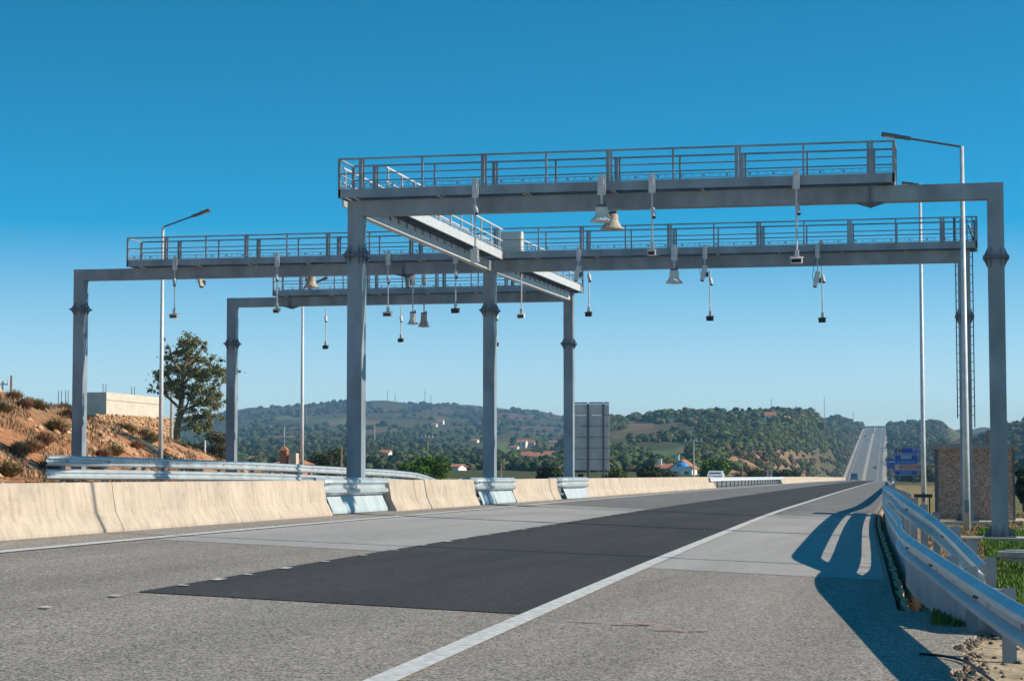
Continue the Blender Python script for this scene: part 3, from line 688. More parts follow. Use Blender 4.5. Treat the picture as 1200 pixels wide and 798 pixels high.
def bell(px, y, pt, yt, yb, wpx, label, m=None, tiltx=0, bx=0):
    "flared antenna housing hanging mouth-down"
    x, _, z0 = at(px, pt, y); zt = at(px, yt, y)[2]; zb = at(px, yb, y)[2]; D = y*math.cos(PSI)-x*math.sin(PSI); R = wpx/2*D/F; h = zt-zb
    t = wthing('bell_antenna', (x, y, zb), label, 'antenna', 'bell-shaped antennas below the gantries')
    q = MB(); bracket(q, x+bx, y, z0, .45, .2); q.build('bracket', STEEL_L, t)
    MB().tube([(x+bx, y, z0-.1), (x+bx, y, (z0+zt)/2), (x, y, zt-.02)], .03, 8).build('neck', STEEL_L, t)
    M = Matrix.Rotation(math.radians(tiltx), 3, 'X'); b = MB(); n = 18; prof = [(.03, h), (.52*R, h*.98), (.56*R, h*.55), (.62*R, h*.42), (.8*R, h*.2), (R, h*.05), (R, 0), (.1*R, -.03)]
    b.lathe((0, 0, 0), prof, 16); b.v = [tuple(Vector((x, y, zb))+M@(Vector(v)-Vector((0, 0, h)))+Vector((0, 0, h))) for v in b.v]
    b.build('housing', m or WHITEP, t, smooth=False)
    MB().box((x, y, zt+.02), (.22, .16, .07)).box((x+.09, y, zt+.07), (.05, .05, .1)).build('clamp', DARKM, t)
bell(705, F1, 207, 243, 260, 28, 'left white bell antenna of the overlapping pair under the nearest gantry', WHITEP)
bell(717, 50+.9, 214, 251, 269, 28, 'right cream bell antenna of the overlapping pair under the nearest gantry', CREAM)
bell(790, F2, 289, 317, 332, 21, 'single grey bell antenna right of the pair, under the middle gantry', WHITEP)
bell(365, R2, 306, 324, 337, 18, 'cream bell antenna partly hidden by the middle gantry beam, left of the nearest median column', CREAM)
bell(484, F3, 322, 367, 380, 13, 'left one of the twin pale bell antennas below the farthest gantry', WHITEP)
bell(497, F3+.8, 322, 368, 383, 14, 'right one of the twin pale bell antennas below the farthest gantry', CREAM)
def camera(px, py, y, label, dirx, ln, m, brk_py=None):
    x, _, z = at(px, py, y); t = wthing('traffic_camera', (x, y, z-.2), label, 'camera', 'tube cameras below the gantries')
    a = Vector((x-dirx*ln/2, y, z+ln*.75)); b = Vector((x+dirx*ln/2, y-.1, z-ln*.75))
    c = MB().bar(a, b, .13, .11).bar(a+Vector((0, 0, .04)), b.lerp(a, .2)+Vector((0, 0, .04)), .16, .03).build('housing', m, t)
    MB().bar(b, b+(b-a).normalized()*.02, .1, .08).build('lens', GLASSD, c)
    zt = at(px, brk_py, y)[2]; bx = x+.03
    q = MB(); bracket(q, bx, y, zt, .4, .14); q.tube([(bx, y, zt-.2), (bx, y, z+.15), (x, y, z+.1)], .02, 6); q.build('bracket', STEEL_L, t)
    MB().tube([(bx-.05, y-.05, zt-.35), (bx-.2*abs(dirx)-.08, y-.1, z+.15), (bx-.15, y-.1, z-.02), (x, y-.05, z+.05)], .009, 5).build('cable', BLUEC, t)
    MB().box((x+.1, y, z-.02), (.09, .1, .16)).build('flash', DARKM, t)
camera(677, 321, F2, 'white tilted camera just right of the farthest median column top', -.35, .3, WHITEP, 292)
camera(825, 321, F2, 'white tilted camera with a looped blue cable, right of the single bell antenna', -.35, .3, WHITEP, 289)
camera(957, 328, F2, 'white tilted camera beside the rightmost rod sensor', -.35, .3, WHITEP, 288)
camera(236, 331, R2, 'cream tilted camera on the far left arm of the middle gantry', .5, .22, CREAM, 312)
camera(361, 327, R2+.2, 'dark tilted camera next to the cream bell antenna', .4, .2, STEEL, 308)
camera(478, 330, R2, 'dark camera arm below the beam flange of the middle gantry', .2, .3, STEEL, 312)

# ------------------------------------------------------------------ street lamps
def lamp(x, y, ztop, arm, rise, label):
    "arm signed length along x"
    zb = gd(x, y); t = wthing('street_lamp', (x, y, zb), label, 'street lamp', 'slim lamp posts beside the gantries')
    MB().tube([(x, y, zb-.05), (x, y, zb+3), (x, y, ztop)], [.10, .085, .055], 12).build('pole', STEEL_L, t, smooth=True)
    s = 1 if arm > 0 else -1; e = Vector((x+arm*.68, y, ztop+rise*.68)); e2 = Vector((x+arm, y, ztop+rise))
    MB().tube([(x, y, ztop-.05), (x+.04*s, y, ztop), e], .032, 8).build('arm', DARKM, t)
    d = (e2-e).normalized(); h = MB(); h.bar(e-d*.1, e+d*.3, .16, .09); h.bar(e+d*.25, e2, .24, .10); hd = h.build('lamp_head', DARKM, t)
    dn = Vector((0, 0, -.055)); MB().bar(e+d*.35+dn, e2-d*.08+dn, .18, .02).build('lens', WHITEP, hd)
    MB().b2((x-.06, y-.115, zb+.5), (x+.06, y-.075, zb+.85)).build('hatch', STEEL, t)
def lampat(px, Y, pyt, armpx, rise, label):
    x, _, z = at(px, pyt, Y); D = Y*math.cos(PSI)-x*math.sin(PSI); lamp(x, Y, z, armpx*D/F, rise, label)
lampat(1127, 58.5, 172, -93, .42, 'tallest lamp post, in front of the small brown booth at right')
lampat(1078, 80, 216, -17, .05, 'right-hand lamp post left of the booth, crossing behind the two upper gantries')
lampat(191, 78, 266, 58, .62, 'left-hand lamp post on the red bank with its arm reaching right above the gantry')
lampat(355, 95, 338, 30, .5, 'lamp post seen between the two left gantry columns, its head lost behind the farthest gantry')
lamp(1.55, 33.4, 10.6, -2.4, .4, 'unseen lamp post added past the right edge to cast the thin near pavement shadow')  # unseen post, added for the thin shadow across the near pavement

# ------------------------------------------------------------------ booth
bx0 = at(1096, 560, 74)[0]; bx1 = at(1189, 560, 74)[0]; bz = gd((bx0+bx1)/2, 74)-.05; bt = at(1140, 521, 74)[2]
PEB = asphalt('pebbledash', (.18, .11, .085), (.64, .44, .35), 45, .8, .1)
bo = wthing('booth', ((bx0+bx1)/2, 75.2, bz), 'small brown pebble-dashed equipment booth with a flat dark roof behind the right gantry columns', 'booth')
w = MB(); w.b2((bx0, 74, bz), (bx1, 76.6, bt-.16)); wl = w.build('wall', PEB, bo)
MB().b2((bx0-.16, 73.8, bt-.16), (bx1+.16, 76.8, bt)).b2((bx0-.1, 73.86, bt), (bx1+.1, 76.74, bt+.03)).build('roof', mat('roof_slab', (.30, .27, .25), .9, 0, .2, 6), bo)
d_ = MB().b2((bx0-.03, 74.5, bz+.1), (bx0-.004, 75.6, bz+2.1)).build('door', DARKM, bo); MB().box((bx0-.06, 74.6, bz+1.05), (.05, .12, .03)).build('handle', STEEL_L, d_)
MB().b2((bx0-.012, 73.985, bz), (bx0+.10, 73.996, bt-.165)).build('corner_trim', DARKM, bo); MB().b2((bx1-.06, 73.985, bz), (bx1+.01, 73.996, bt-.165)).build('corner_trim', DARKM, bo)
MB().b2((at(1155, 505, 75)[0], 75, bt+.03), (at(1161, 505, 75)[0], 75.2, bt+.5)).b2((at(1155, 505, 75)[0]-.1, 74.9, bt+.03), (at(1161, 505, 75)[0]+.15, 75.3, bt+.12)).build('roof_vent', mat('dusty_brown_metal', (.24, .19, .17), .8), bo)
sl = MB().b2((bx0-.9, 72.6, bz-.25), (bx1+2.4, 77.6, bz+.04)).build('booth_slab', CONC2); tag(sl, 'pale concrete slab under the small brown booth', 'slab')
z_ = gd(c1r, 50); s2 = MB().b2((c1r-.95, 49.3, z_-.2), (c1r+1.3, 50.8, z_+.12)).build('column_footing', CONC2); tag(s2, 'tan concrete footing under the nearest right-hand gantry column', 'footing')
z_ = gd(c2r, 67); s2 = MB().b2((c2r-.85, 66.3, z_-.2), (c2r+1.1, 67.8, z_+.1)).build('column_footing', CONC2); tag(s2, 'tan concrete footing under the right column of the middle gantry', 'footing')
x, y = at(1196, 600, 37)[0], 37.; z_ = gd(x, y)
pp = wthing('manhole_ring', (x, y, z_), 'low grey concrete manhole ring in the grass at the right edge', 'manhole')
MB().lathe((x, y, z_-.05), [(.36, 0), (.36, .2), (.40, .21), (.40, .30), (.30, .31)], 20).build('ring', mat('grey_concrete', (.36, .33, .30), .9, 0, .2, 8), pp, smooth=False)
MB().lathe((x, y, z_+.255), [(.29, 0), (.29, .02)], 20).build('lid', STEEL, pp)
# small frame at the foot of the second lamp
fx = at(1082, 590, 76)[0]; fr = wthing('cable_rack', (fx, 76, gd(fx, 76)), 'low dark metal cable rack left of the booth behind the guardrail', 'rack'); fz0 = gd(fx, 76)
q = MB()
for dx in (-.22, .22): q.bar((fx+dx, 76, fz0), (fx+dx, 76, fz0+.75), .05)
q.build('leg', DARKM, fr); MB().b2((fx-.32, 75.8, fz0+.72), (fx+.32, 76.2, fz0+.84)).build('top', DARKM, fr)
# black cable on the tarmac
def rdz(x, y): return float(RZ(x-XL(y), y))
cp = [(-.38, 17.35), (-.22, 17.3), (-.1, 17.15), (.0, 16.85), (.08, 16.2), (.2, 15.2), (.35, 14)]
cpts = [(x, y, max(rdz(x, y), gz(x, y))+.02) for x, y in cp]; cpts = smoothpath(cpts, 2)
tag(MB().tube([tuple(p) for p in cpts], .012, 6).build('cable', BLACK), 'thin black cable lying across the asphalt onto the sand at lower right', 'cable')

# ------------------------------------------------------------------ road signs
SBLUE = mat('sign_blue', (.012, .05, .36), .45, 0, .08, 3); SRED = mat('sign_orange_red', (.66, .12, .06), .45, 0, .08, 3); SWH = mat('sign_white', (.62, .66, .70), .5); SYE = mat('sign_yellow', (.55, .33, .04), .5)
ys = 330.; sx0 = at(1048, 540, ys)[0]; sx1 = at(1076, 540, ys)[0]; st_ = at(1060, 524, ys)[2]; sb = at(1060, 557, ys)[2]; W = sx1-sx0; H = st_-sb; scx = (sx0+sx1)/2
sg = wthing('direction_sign', (scx, ys, gz(scx, ys)), 'tall blue motorway direction sign with one orange-red band at the right of the road', 'road sign')
for dx in (-.3, .3): MB().bar((scx+W*dx, ys+.1, gz(scx, ys)-.2), (scx+W*dx, ys+.1, st_-.1), .14).build('post', STEEL, sg)
def pan(a, b, m, n='panel'):
    z1 = st_-H*a; z0 = st_-H*b; o = MB().b2((sx0, ys-.03, z0), (sx1, ys+.03, z1)).build(n, m, sg)
    e = MB(); w = .045
    for u, v in (((sx0+.03, z1-.06-w), (sx1-.03, z1-.06)), ((sx0+.03, z0+.06), (sx1-.03, z0+.06+w)), ((sx0+.05, z0+.06), (sx0+.05+w, z1-.06)), ((sx1-.05-w, z0+.06), (sx1-.05, z1-.06))):
        e.b2((u[0], ys-.037, u[1]), (v[0], ys-.032, v[1]))
    e.build('border', SWH, o); return o, z0, z1
o, z0, z1 = pan(0, .235, SBLUE); zc = (z0+z1)/2
MB().b2((sx0+W*.13, ys-.042, z0+.13), (sx0+W*.30, ys-.036, z1-.13)).build('yellow_emblem', SYE, o)
MB().b2((sx0+W*.175, ys-.05, z0+.25), (sx0+W*.25, ys-.043, z1-.25)).b2((sx0+W*.31, ys-.05, z0+.13), (sx0+W*.34, ys-.043, z1-.13)).build('emblem_mark', BLACK, o)
MB().bar((sx0+W*.76, ys-.04, zc-.25), (sx0+W*.87, ys-.04, zc+.15), .05, .12, up=(0, 1, 0)).bar((sx0+W*.76, ys-.04, zc+.2), (sx0+W*.9, ys-.04, zc+.2), .05, .1).bar((sx0+W*.89, ys-.04, zc-.15), (sx0+W*.89, ys-.04, zc+.25), .05, .1).build('arrow', SWH, o)
o, z0, z1 = pan(.25, .60, SBLUE); MB().b2((sx0+W*.27, ys-.04, z0+(z1-z0)*.52), (sx0+W*.72, ys-.033, z0+(z1-z0)*.88)).build('name_plate', mat('sign_pale_green', (.28, .40, .42), .5), o)
L_ = MB()
for i in range(14): L_.b2((sx0+W*(.12+.055*i), ys-.04, z0+(z1-z0)*.18), (sx0+W*(.12+.055*i+.035), ys-.033, z0+(z1-z0)*(.34 if i % 3 else .30)))
L_.build('lettering', mat('sign_pale_blue', (.22, .36, .62), .5), o)
o, z0, z1 = pan(.615, .80, SRED); L_ = MB()
for i in range(11): L_.b2((sx0+W*(.28+.055*i), ys-.04, z0+.17), (sx0+W*(.28+.055*i+.035), ys-.033, z1-.22))
L_.build('lettering', mat('sign_pale_red', (.62, .28, .22), .5), o); MB().b2((sx0+W*.06, ys-.04, z0+.1), (sx0+W*.2, ys-.033, z1-.1)).build('symbol_plate', SWH, o)
MB().b2((sx0+W*.09, ys-.048, z0+.2), (sx0+W*.17, ys-.041, z1-.25)).build('symbol_plate_mark', SRED, o)
o, z0, z1 = pan(.815, 1.0, SBLUE); L_ = MB()
for i in range(9): L_.b2((sx0+W*(.24+.055*i), ys-.04, z0+.18), (sx0+W*(.24+.055*i+.035), ys-.033, z1-.22))
L_.build('lettering', mat('sign_dim_blue', (.16, .28, .55), .5), o)
ys2 = 360.; a0 = at(1040, 537, ys2); a1 = at(1049, 548, ys2)
sg2 = wthing('road_sign', ((a0[0]+a1[0])/2, ys2, gz(a0[0], ys2)), 'smaller blue sign half hidden behind the tall direction sign', 'road sign')
MB().b2((a0[0], ys2-.03, a1[2]), (a1[0]+.8, ys2+.03, a0[2])).build('panel', mat('sign_blue_lit', (.02, .11, .40), .45), sg2)
MB().b2((a0[0]+.2, ys2-.05, a1[2]+.9), (a1[0]-.1, ys2-.04, a1[2]+1.1)).build('lettering', SWH, sg2)
MB().bar((a0[0]+.5, ys2+.1, gz(a0[0], ys2)-.2), (a0[0]+.5, ys2+.1, a0[2]), .12).build('post', STEEL, sg2)
# big sign seen from behind, across the median
yb = 196.; b0 = at(671.5, 472, yb); b1 = at(714, 554, yb)
bs = wthing('large_sign', ((b0[0]+b1[0])/2, yb, b1[2]-1.6), 'large grey ribbed sign seen from behind, standing behind the farthest median column', 'road sign')
BG = mat('sign_back_aluminium', (.52, .49, .50), .8, 0, .12, 1.2); w_ = (b1[0]-b0[0]); xl_ = b0[0]-.6
pn = MB(); z = b1[2]+.25; nrow = 0; rows = []
while z < b0[2]-.05: rows.append(z); z += .175
for i, zz in enumerate(rows):
    for k, (xa, xb) in enumerate(((xl_, b0[0]+w_*.40), (b0[0]+w_*.44, b0[0]+w_*.84), (b0[0]+w_*.86, b1[0]))):
        off = (.02 if k % 2 else 0)+(.35 if False else 0); pn.b2((xa, yb-.03-off, zz), (xb, yb+.03-off, zz+.168-(.05 if i % 6 == 5 else 0)))
pn.build('panel', BG, bs)
for fx_ in (.42, .85): MB().bar((b0[0]+w_*fx_, yb-.12, b1[2]-1.7), (b0[0]+w_*fx_, yb-.12, b0[2]-.1), .16).build('post', DARKM, bs)
cr = MB()
for i in range(0, len(rows), 6): cr.b2((xl_, yb-.06, rows[i]-.01), (b1[0], yb-.052, rows[i]+.015))
cr.build('cross_rails', DARKM, bs)

# ------------------------------------------------------------------ foliage
def leafcloud(name, clumps, n, size, c1, c2, parent=None, seed=1, flat=.8, m=None, upb=.35, soft=False):
    "clumps: (x,y,z,r). leaf-sized quads through each clump's volume, thicker near its surface"
    r_ = np.random.default_rng(seed); C = np.array([c[:3] for c in clumps]); R = np.array([c[3] for c in clumps]); w = R**2; w = w/w.sum()
    k = r_.choice(len(R), n, p=w); d = r_.normal(size=(n, 3)); d /= np.linalg.norm(d, axis=1)[:, None]; rad = np.abs(r_.normal(size=n))*.62 if soft else r_.random(n)**.45*(.8+.35*r_.random(n))
    P = C[k]+d*(R[k]*rad)[:, None]*np.array([1, 1, flat]); nrm = d*.6+r_.normal(size=(n, 3))*.7; nrm[:, 2] += upb; nrm /= np.linalg.norm(nrm, axis=1)[:, None]
    a = np.cross(nrm, r_.normal(size=(n, 3))); a /= np.linalg.norm(a, axis=1)[:, None]; b = np.cross(nrm, a); s = (size*(.6+.8*r_.random(n)))[:, None]
    V = np.stack([P-a*s*.5, P-b*s*.28+a*s*.05, P+a*s*.5, P+b*s*.28], 1).reshape(-1, 3); Fq = np.arange(4*n).reshape(n, 4)
    q = np.clip(r_.random(n)*.6+(k % 5)/5*.4, 0, 1)[:, None]; T = np.array(c1)*(1-q)+np.array(c2)*q
    return npmesh(name, V, Fq, m or LEAF, np.repeat(T, 4, 0), parent)
def rclumps(rx, ry, rz, z0, n, r, seed):
    q = random.Random(seed); out = []
    while len(out) < n:
        x, y, z = q.uniform(-1, 1), q.uniform(-1, 1), q.uniform(-.4, 1)
        if x*x+y*y+z*z < 1: out.append((x*rx, y*ry, z0+z*rz, r*q.uniform(.6, 1.25)))
    return out
def bush(px, Y, w_px, top_py, label, cols, seed, name='bush', n=2600, leaf=.28, cat='bush', group=None, dark=False):
    x = at(px, 560, Y)[0]; zb = gz(x, Y); D = Y*math.cos(PSI)-x*math.sin(PSI); zt = at(px, top_py, Y)[2]; W = w_px*D/F/2; H = max(1.2, zt-zb)
    t = thing(name, (x, Y, zb-.1), label, cat, group)
    cl = rclumps(W*.82, W*.7, H*.42, H*.42, 16, W*.28+H*.06, seed); cl.append((0, 0, H*.4, min(W, H)*.5))
    leafcloud('crown', cl, n, leaf, cols[0], cols[1], t, seed)
    tr = MB(); q = random.Random(seed)
    for i in range(5):
        a = q.uniform(0, 6.28); tr.tube([(0, 0, 0), (math.cos(a)*W*.2, math.sin(a)*W*.2, H*.35), (math.cos(a)*W*.5, math.sin(a)*W*.4, H*.7)], [.09, .06, .02], 6)
    tr.build('trunk', BARK, t)
    return t
GR = ((.045, .10, .012), (.11, .20, .03)); DG = ((.018, .038, .014), (.05, .075, .025)); OL = ((.045, .055, .02), (.10, .095, .035)); BR = ((.10, .065, .035), (.17, .12, .06))
bush(492, 160, 84, 536, 'bright green rounded bush behind the median between the first two median columns', GR, 3, n=6500, leaf=.24)
bush(838, 300, 44, 529, 'round bright green tree beside the utility pole right of the white house', GR, 4, 'round_tree', n=4200, leaf=.4, cat='tree')
bush(388, 240, 46, 517, 'dark olive tree left of the nearest median column', OL, 5, 'round_tree', n=3800, leaf=.35, cat='tree')
bush(642, 150, 40, 545, 'low dark bush just left of the farthest median column', DG, 6, n=2500, leaf=.25)
bush(722, 210, 34, 547, 'low yellow-green bush at the foot of the big grey sign', ((.06, .09, .02), (.13, .15, .03)), 7)
bush(762, 230, 40, 544, 'dark bush left of the white house', DG, 8)
bush(921, 330, 40, 545, 'dark bush on the verge left of the tan hut', DG, 9, n=3000, leaf=.35)
bush(1200, 96, 24, 538, 'dark green bush at the right edge behind the booth', DG, 10, n=3500, leaf=.2)
bush(250, 128, 56, 497, 'tangle of brown and olive brush right of the tall left tree', ((.085, .075, .035), (.16, .115, .06)), 11, n=7000, leaf=.15)
bush(222, 134, 40, 505, 'olive scrub under the tall left tree', OL, 12, n=3000, leaf=.15)
bush(780, 330, 30, 549, 'small green bush in front of the white house', OL, 13)
bush(880, 360, 44, 543, 'olive bushes behind the white vehicle on the far carriageway', OL, 14)
# eucalyptus at left
Yt = 168.; tx = at(208, 520, Yt)[0]; zt_ = gz(tx, Yt); sc_ = (Yt*math.cos(PSI)-tx*math.sin(PSI))/F
eu = thing('eucalyptus_tree', (tx, Yt, zt_), 'tall loose-crowned brownish-green tree standing alone at left right of the block building', 'tree')
def L(px, py, dy=0): p = at(px, py, Yt); return (p[0]-tx, dy, p[2]-zt_)
tk = MB(); tk.tube([(0, 0, -.3), L(207, 505), L(212, 480), L(213, 455), L(216, 430), L(222, 410)], [.34, .28, .24, .19, .12, .05], 10)
brs = [[(208, 497), (222, 478), (232, 462), (244, 445)], [(212, 470), (203, 450), (196, 438)], [(213, 452), (228, 432), (238, 422)], [(214, 440), (205, 420), (207, 408)], [(222, 478), (240, 470), (250, 455)], [(216, 430), (228, 415), (232, 404)], [(212, 480), (200, 465), (192, 455)]]
for i, b_ in enumerate(brs): tk.tube([L(p, q_, (i % 3-1)*.8*j) for j, (p, q_) in enumerate(b_)], [.15, .10, .06, .02][:len(b_)], 7)
tk.build('trunk', BARK, eu)
ec = []
q = random.Random(5)
for px_, py_, r in [(228, 403, 7), (214, 404, 7), (233, 412, 8), (204, 412, 6), (243, 421, 6), (222, 418, 7), (197, 424, 7), (194, 437, 8), (208, 433, 8), (223, 436, 9), (238, 440, 10), (252, 438, 8), (262, 437, 6), (261, 446, 5), (188, 452, 5), (200, 450, 8), (212, 450, 8), (226, 454, 9), (240, 456, 10), (252, 462, 8), (255, 474, 5), (244, 472, 7), (232, 470, 7), (218, 466, 6), (203, 462, 5), (183, 458, 3), (228, 484, 6), (234, 495, 7), (242, 480, 5), (224, 497, 6), (240, 503, 6), (216, 488, 5), (248, 486, 5)]:
    for k in range(7):
        p = L(px_+q.gauss(0, 4.2), py_+q.gauss(0, 4.2), q.uniform(-1.8, 1.8)); ec.append((*p, r*sc_*q.uniform(.5, 1.15)))
leafcloud('crown', ec, 27000, .21, (.11, .125, .055), (.28, .27, .14), eu, 21, upb=.1, soft=True)
# dry shrubs on the bank
def shrub(name, label, c1, c2, seed, tall=1.):
    t = thing(name, (0, 0, 0), label, 'shrub', 'dry shrubs on the red bank'); q = np.random.default_rng(seed); n = 420
    a = q.random(n)*6.28; l = .35+.5*q.random(n); tilt = q.random(n)**.7*1.15; base = q.normal(size=(n, 2))*.12
    tip = np.stack([base[:, 0]+np.cos(a)*np.sin(tilt)*l, base[:, 1]+np.sin(a)*np.sin(tilt)*l, np.cos(tilt)*l*tall], 1); b = np.stack([base[:, 0], base[:, 1], np.zeros(n)-.05], 1)
    w_ = np.stack([-np.sin(a), np.cos(a), np.zeros(n)], 1)*.022; mid = b*.4+tip*.6+np.array([0, 0, .05])
    V = np.stack([b-w_*.6, b+w_*.6, mid+w_*1.4, tip, mid-w_*1.4], 1).reshape(-1, 3); Fq = np.arange(5*n).reshape(n, 5); u = q.random(n)[:, None]
    T = np.repeat(np.array(c1)*(1-u)+np.array(c2)*u, 5, 0); npmesh('stems', V, Fq, LEAF, T, t)
    leafcloud('leaves', [(0, 0, .38*tall, .42), (.2, .1, .28, .3), (-.2, -.1, .3, .3)], 420, .08, c1, c2, t, seed+50)
    return t
protos = [shrub('dry_shrub', '', (.24, .14, .08), (.38, .26, .16), 1), shrub('dry_shrub', '', (.15, .14, .06), (.28, .23, .12), 2), shrub('dry_shrub', '', (.22, .12, .08), (.34, .21, .13), 3, 1.1)]
kinds = ['reddish-brown', 'olive', 'dark russet']
spots = [(10, 545, 62, 1.3, 1), (22, 528, 66, 1.1, 0), (24, 508, 67, .8, 1), (38, 505, 68, .9, 0), (52, 512, 70, .9, 2), (60, 525, 66, 1.0, 2), (65, 500, 74, 1.0, 1), (8, 470, 80, .9, 0), (20, 462, 84, 1.0, 1), (30, 470, 84, 1.0, 1), (44, 473, 84, 1.1, 0), (55, 478, 85, 1.4, 0), (66, 481, 86, 1.4, 2), (75, 490, 82, 1.3, 0), (5, 490, 72, .8, 1), (16, 485, 75, .8, 0), (30, 492, 74, .8, 2), (45, 490, 76, .9, 1), (112, 524, 70, .9, 1), (122, 518, 74, .8, 0), (110, 497, 88, 1.4, 0), (106, 488, 92, 1.3, 2), (120, 500, 90, .8, 1), (132, 508, 88, .8, 1), (142, 512, 90, .9, 2), (150, 520, 84, .8, 1), (160, 515, 92, 1.1, 1), (170, 524, 88, 1.0, 0), (180, 520, 95, 1.1, 1), (135, 530, 76, .8, 1), (160, 532, 80, .7, 0), (178, 534, 84, .8, 1), (200, 530, 92, .8, 2), (214, 532, 96, .8, 1), (82, 512, 78, .9, 0), (225, 538, 98, .7, 1), (70, 515, 74, .7, 2), (35, 480, 80, .8, 0)]
ORD = ['first', 'second', 'third', 'fourth', 'fifth', 'sixth', 'seventh', 'eighth', 'ninth', 'tenth', 'eleventh', 'twelfth', 'thirteenth', 'fourteenth', 'fifteenth', 'sixteenth', 'seventeenth', 'eighteenth', 'nineteenth', 'twentieth']
rows_ = {'top': [], 'middle': [], 'lower': []}
for i, (px_, py_, Y_, s_, k) in enumerate(spots):
    x_ = float(at(px_, py_, Y_)[0]); zz = gz(x_, Y_); rows_['top' if zz > 3.6 else 'middle' if zz > 2.5 else 'lower'].append((px_, x_, Y_, zz, s_, k, i))
for rn, lst in rows_.items():
    for j, (px_, x_, Y_, zz, s_, k, i) in enumerate(sorted(lst)):
        copy_thing(protos[k], (x_, Y_, zz), i*1.3, '%s dry shrub, %s from left in the %s row on the bank' % (kinds[k], ORD[j], rn), min(s_, 1.0)*.72)
for p in protos:
    for ch in list(p.children): bpy.data.objects.remove(ch)
    bpy.data.objects.remove(p)
# grass at right verge
def grass(name, region, n, h, c1, c2, seed):
    q = np.random.default_rng(seed); xs = []; 
    x = q.uniform(region[0], region[1], n); y = q.uniform(region[2], region[3], n); keep = []
    nz = np.array([noise.noise(Vector((a*.8, b*.35, 9))) for a, b in zip(x, y)]); keep = nz > region[4]; x = x[keep]; y = y[keep]; n = len(x)
    z = np.array([gz(a, b) for a, b in zip(x, y)])-.01; a = q.random(n)*6.28; l = h*(.5+q.random(n)); w_ = np.stack([np.cos(a), np.sin(a), 0*a], 1)*(.006+.006*q.random(n))[:, None]*np.interp(y, [10, 60], [1, 2.2])[:, None]
    lean = np.stack([np.cos(a+1.5), np.sin(a+1.5), 0*a], 1)*(l*.5*q.random(n))[:, None]; B = np.stack([x, y, z], 1); Tp = B+lean; Tp[:, 2] += l; M_ = B*.5+Tp*.5; M_[:, 2] += l*.12
    V = np.stack([B-w_, B+w_, M_+w_*.8, Tp, M_-w_*.8], 1).reshape(-1, 3); u = q.random(n)[:, None]; T = np.repeat(np.array(c1)*(1-u)+np.array(c2)*u, 5, 0)
    o = npmesh(name, V, np.arange(5*n).reshape(n, 5), LEAF, T); return tag(o, kind='stuff')
tag(grass('grass', (.35, 3.2, 25, 62, -.12), 44000, .09, (.06, .13, .02), (.14, .24, .04), 31), 'patchy green grass on the right verge around the gantry columns', 'grass')
tag(grass('dry_grass', (-.9, 3.6, 24, 90, -.1), 14000, .07, (.20, .11, .05), (.30, .22, .10), 32), 'dry rust-coloured weeds on the right verge', 'grass')
tag(grass('weeds', (-.35, .75, 20.9, 22.6, -.5), 1500, .09, (.06, .13, .02), (.15, .22, .05), 33), 'green weeds along the edge of the broken asphalt', 'grass')
tag(grass('bank_grass', (-40, -26.5, 60, 120, .0), 60000, .15, (.19, .135, .07), (.34, .22, .13), 34), 'dry grass tufts on the red bank', 'grass')
# stones on the bank and the crumbled asphalt edge
def stones(name, pts, lo, hi, m, seed, label, tints):
    q = np.random.default_rng(seed); base = np.array([(1, 0, 0), (-1, 0, 0), (0, 1, 0), (0, -1, 0), (0, 0, 1), (0, 0, -1)], float)
    Fb = np.array([(0, 2, 4), (2, 1, 4), (1, 3, 4), (3, 0, 4), (2, 0, 5), (1, 2, 5), (3, 1, 5), (0, 3, 5)]); n = len(pts); s = lo+(hi-lo)*q.random(n)**2.5
    V = base[None]*(.6+.6*q.random((n, 6, 1)))*s[:, None, None]*np.array([1, 1, .7]); ang = q.random(n)*6.28; c, s_ = np.cos(ang), np.sin(ang)
    X_ = V[..., 0]*c[:, None]-V[..., 1]*s_[:, None]; Y_ = V[..., 0]*s_[:, None]+V[..., 1]*c[:, None]; V = np.stack([X_, Y_, V[..., 2]], -1)+np.array(pts)[:, None]
    Fq = (Fb[None]+np.arange(n)[:, None, None]*6).reshape(-1, 3); u = q.random(n)[:, None]; T = np.repeat(np.array(tints[0])*(1-u)+np.array(tints[1])*u, 6, 0)
    return tag(npmesh(name, V.reshape(-1, 3), Fq, m, T), label, 'stones', kind='stuff')
q = random.Random(3); P_ = []
for i in range(2600):
    y = q.uniform(56, 118); t = -14.3-q.random()**1.3*14; x = float(XL(y))+t; P_.append((x, y, gz(x, y)+.01))
stones('bank_rocks', P_, .04, .26, LEAF, 4, 'loose orange and tan stones on the red bank', ((.42, .19, .10), (.60, .42, .26)))
P_ = []
for i in range(900):
    y = q.uniform(13, 22.8); t = edge_t(y)+q.gauss(.05, .09); x = float(XL(y))+t; P_.append((x, y, max(gz(x, y), rdz(x, y)-.03)+.008))
for i in range(260):
    y = q.uniform(13, 22); x = q.uniform(.0, 1.6); P_.append((x, y, gz(x, y)+.005))
for i in range(900):
    y = q.uniform(22.9, 60); x = float(XL(y))+q.uniform(11.14, 11.43); P_.append((x, y, gz(x, y)+.01))
stones('asphalt_crumbs', P_, .008, .045, LEAF, 5, 'crumbled asphalt and gravel along the road edge', ((.07, .065, .06), (.30, .24, .18)))
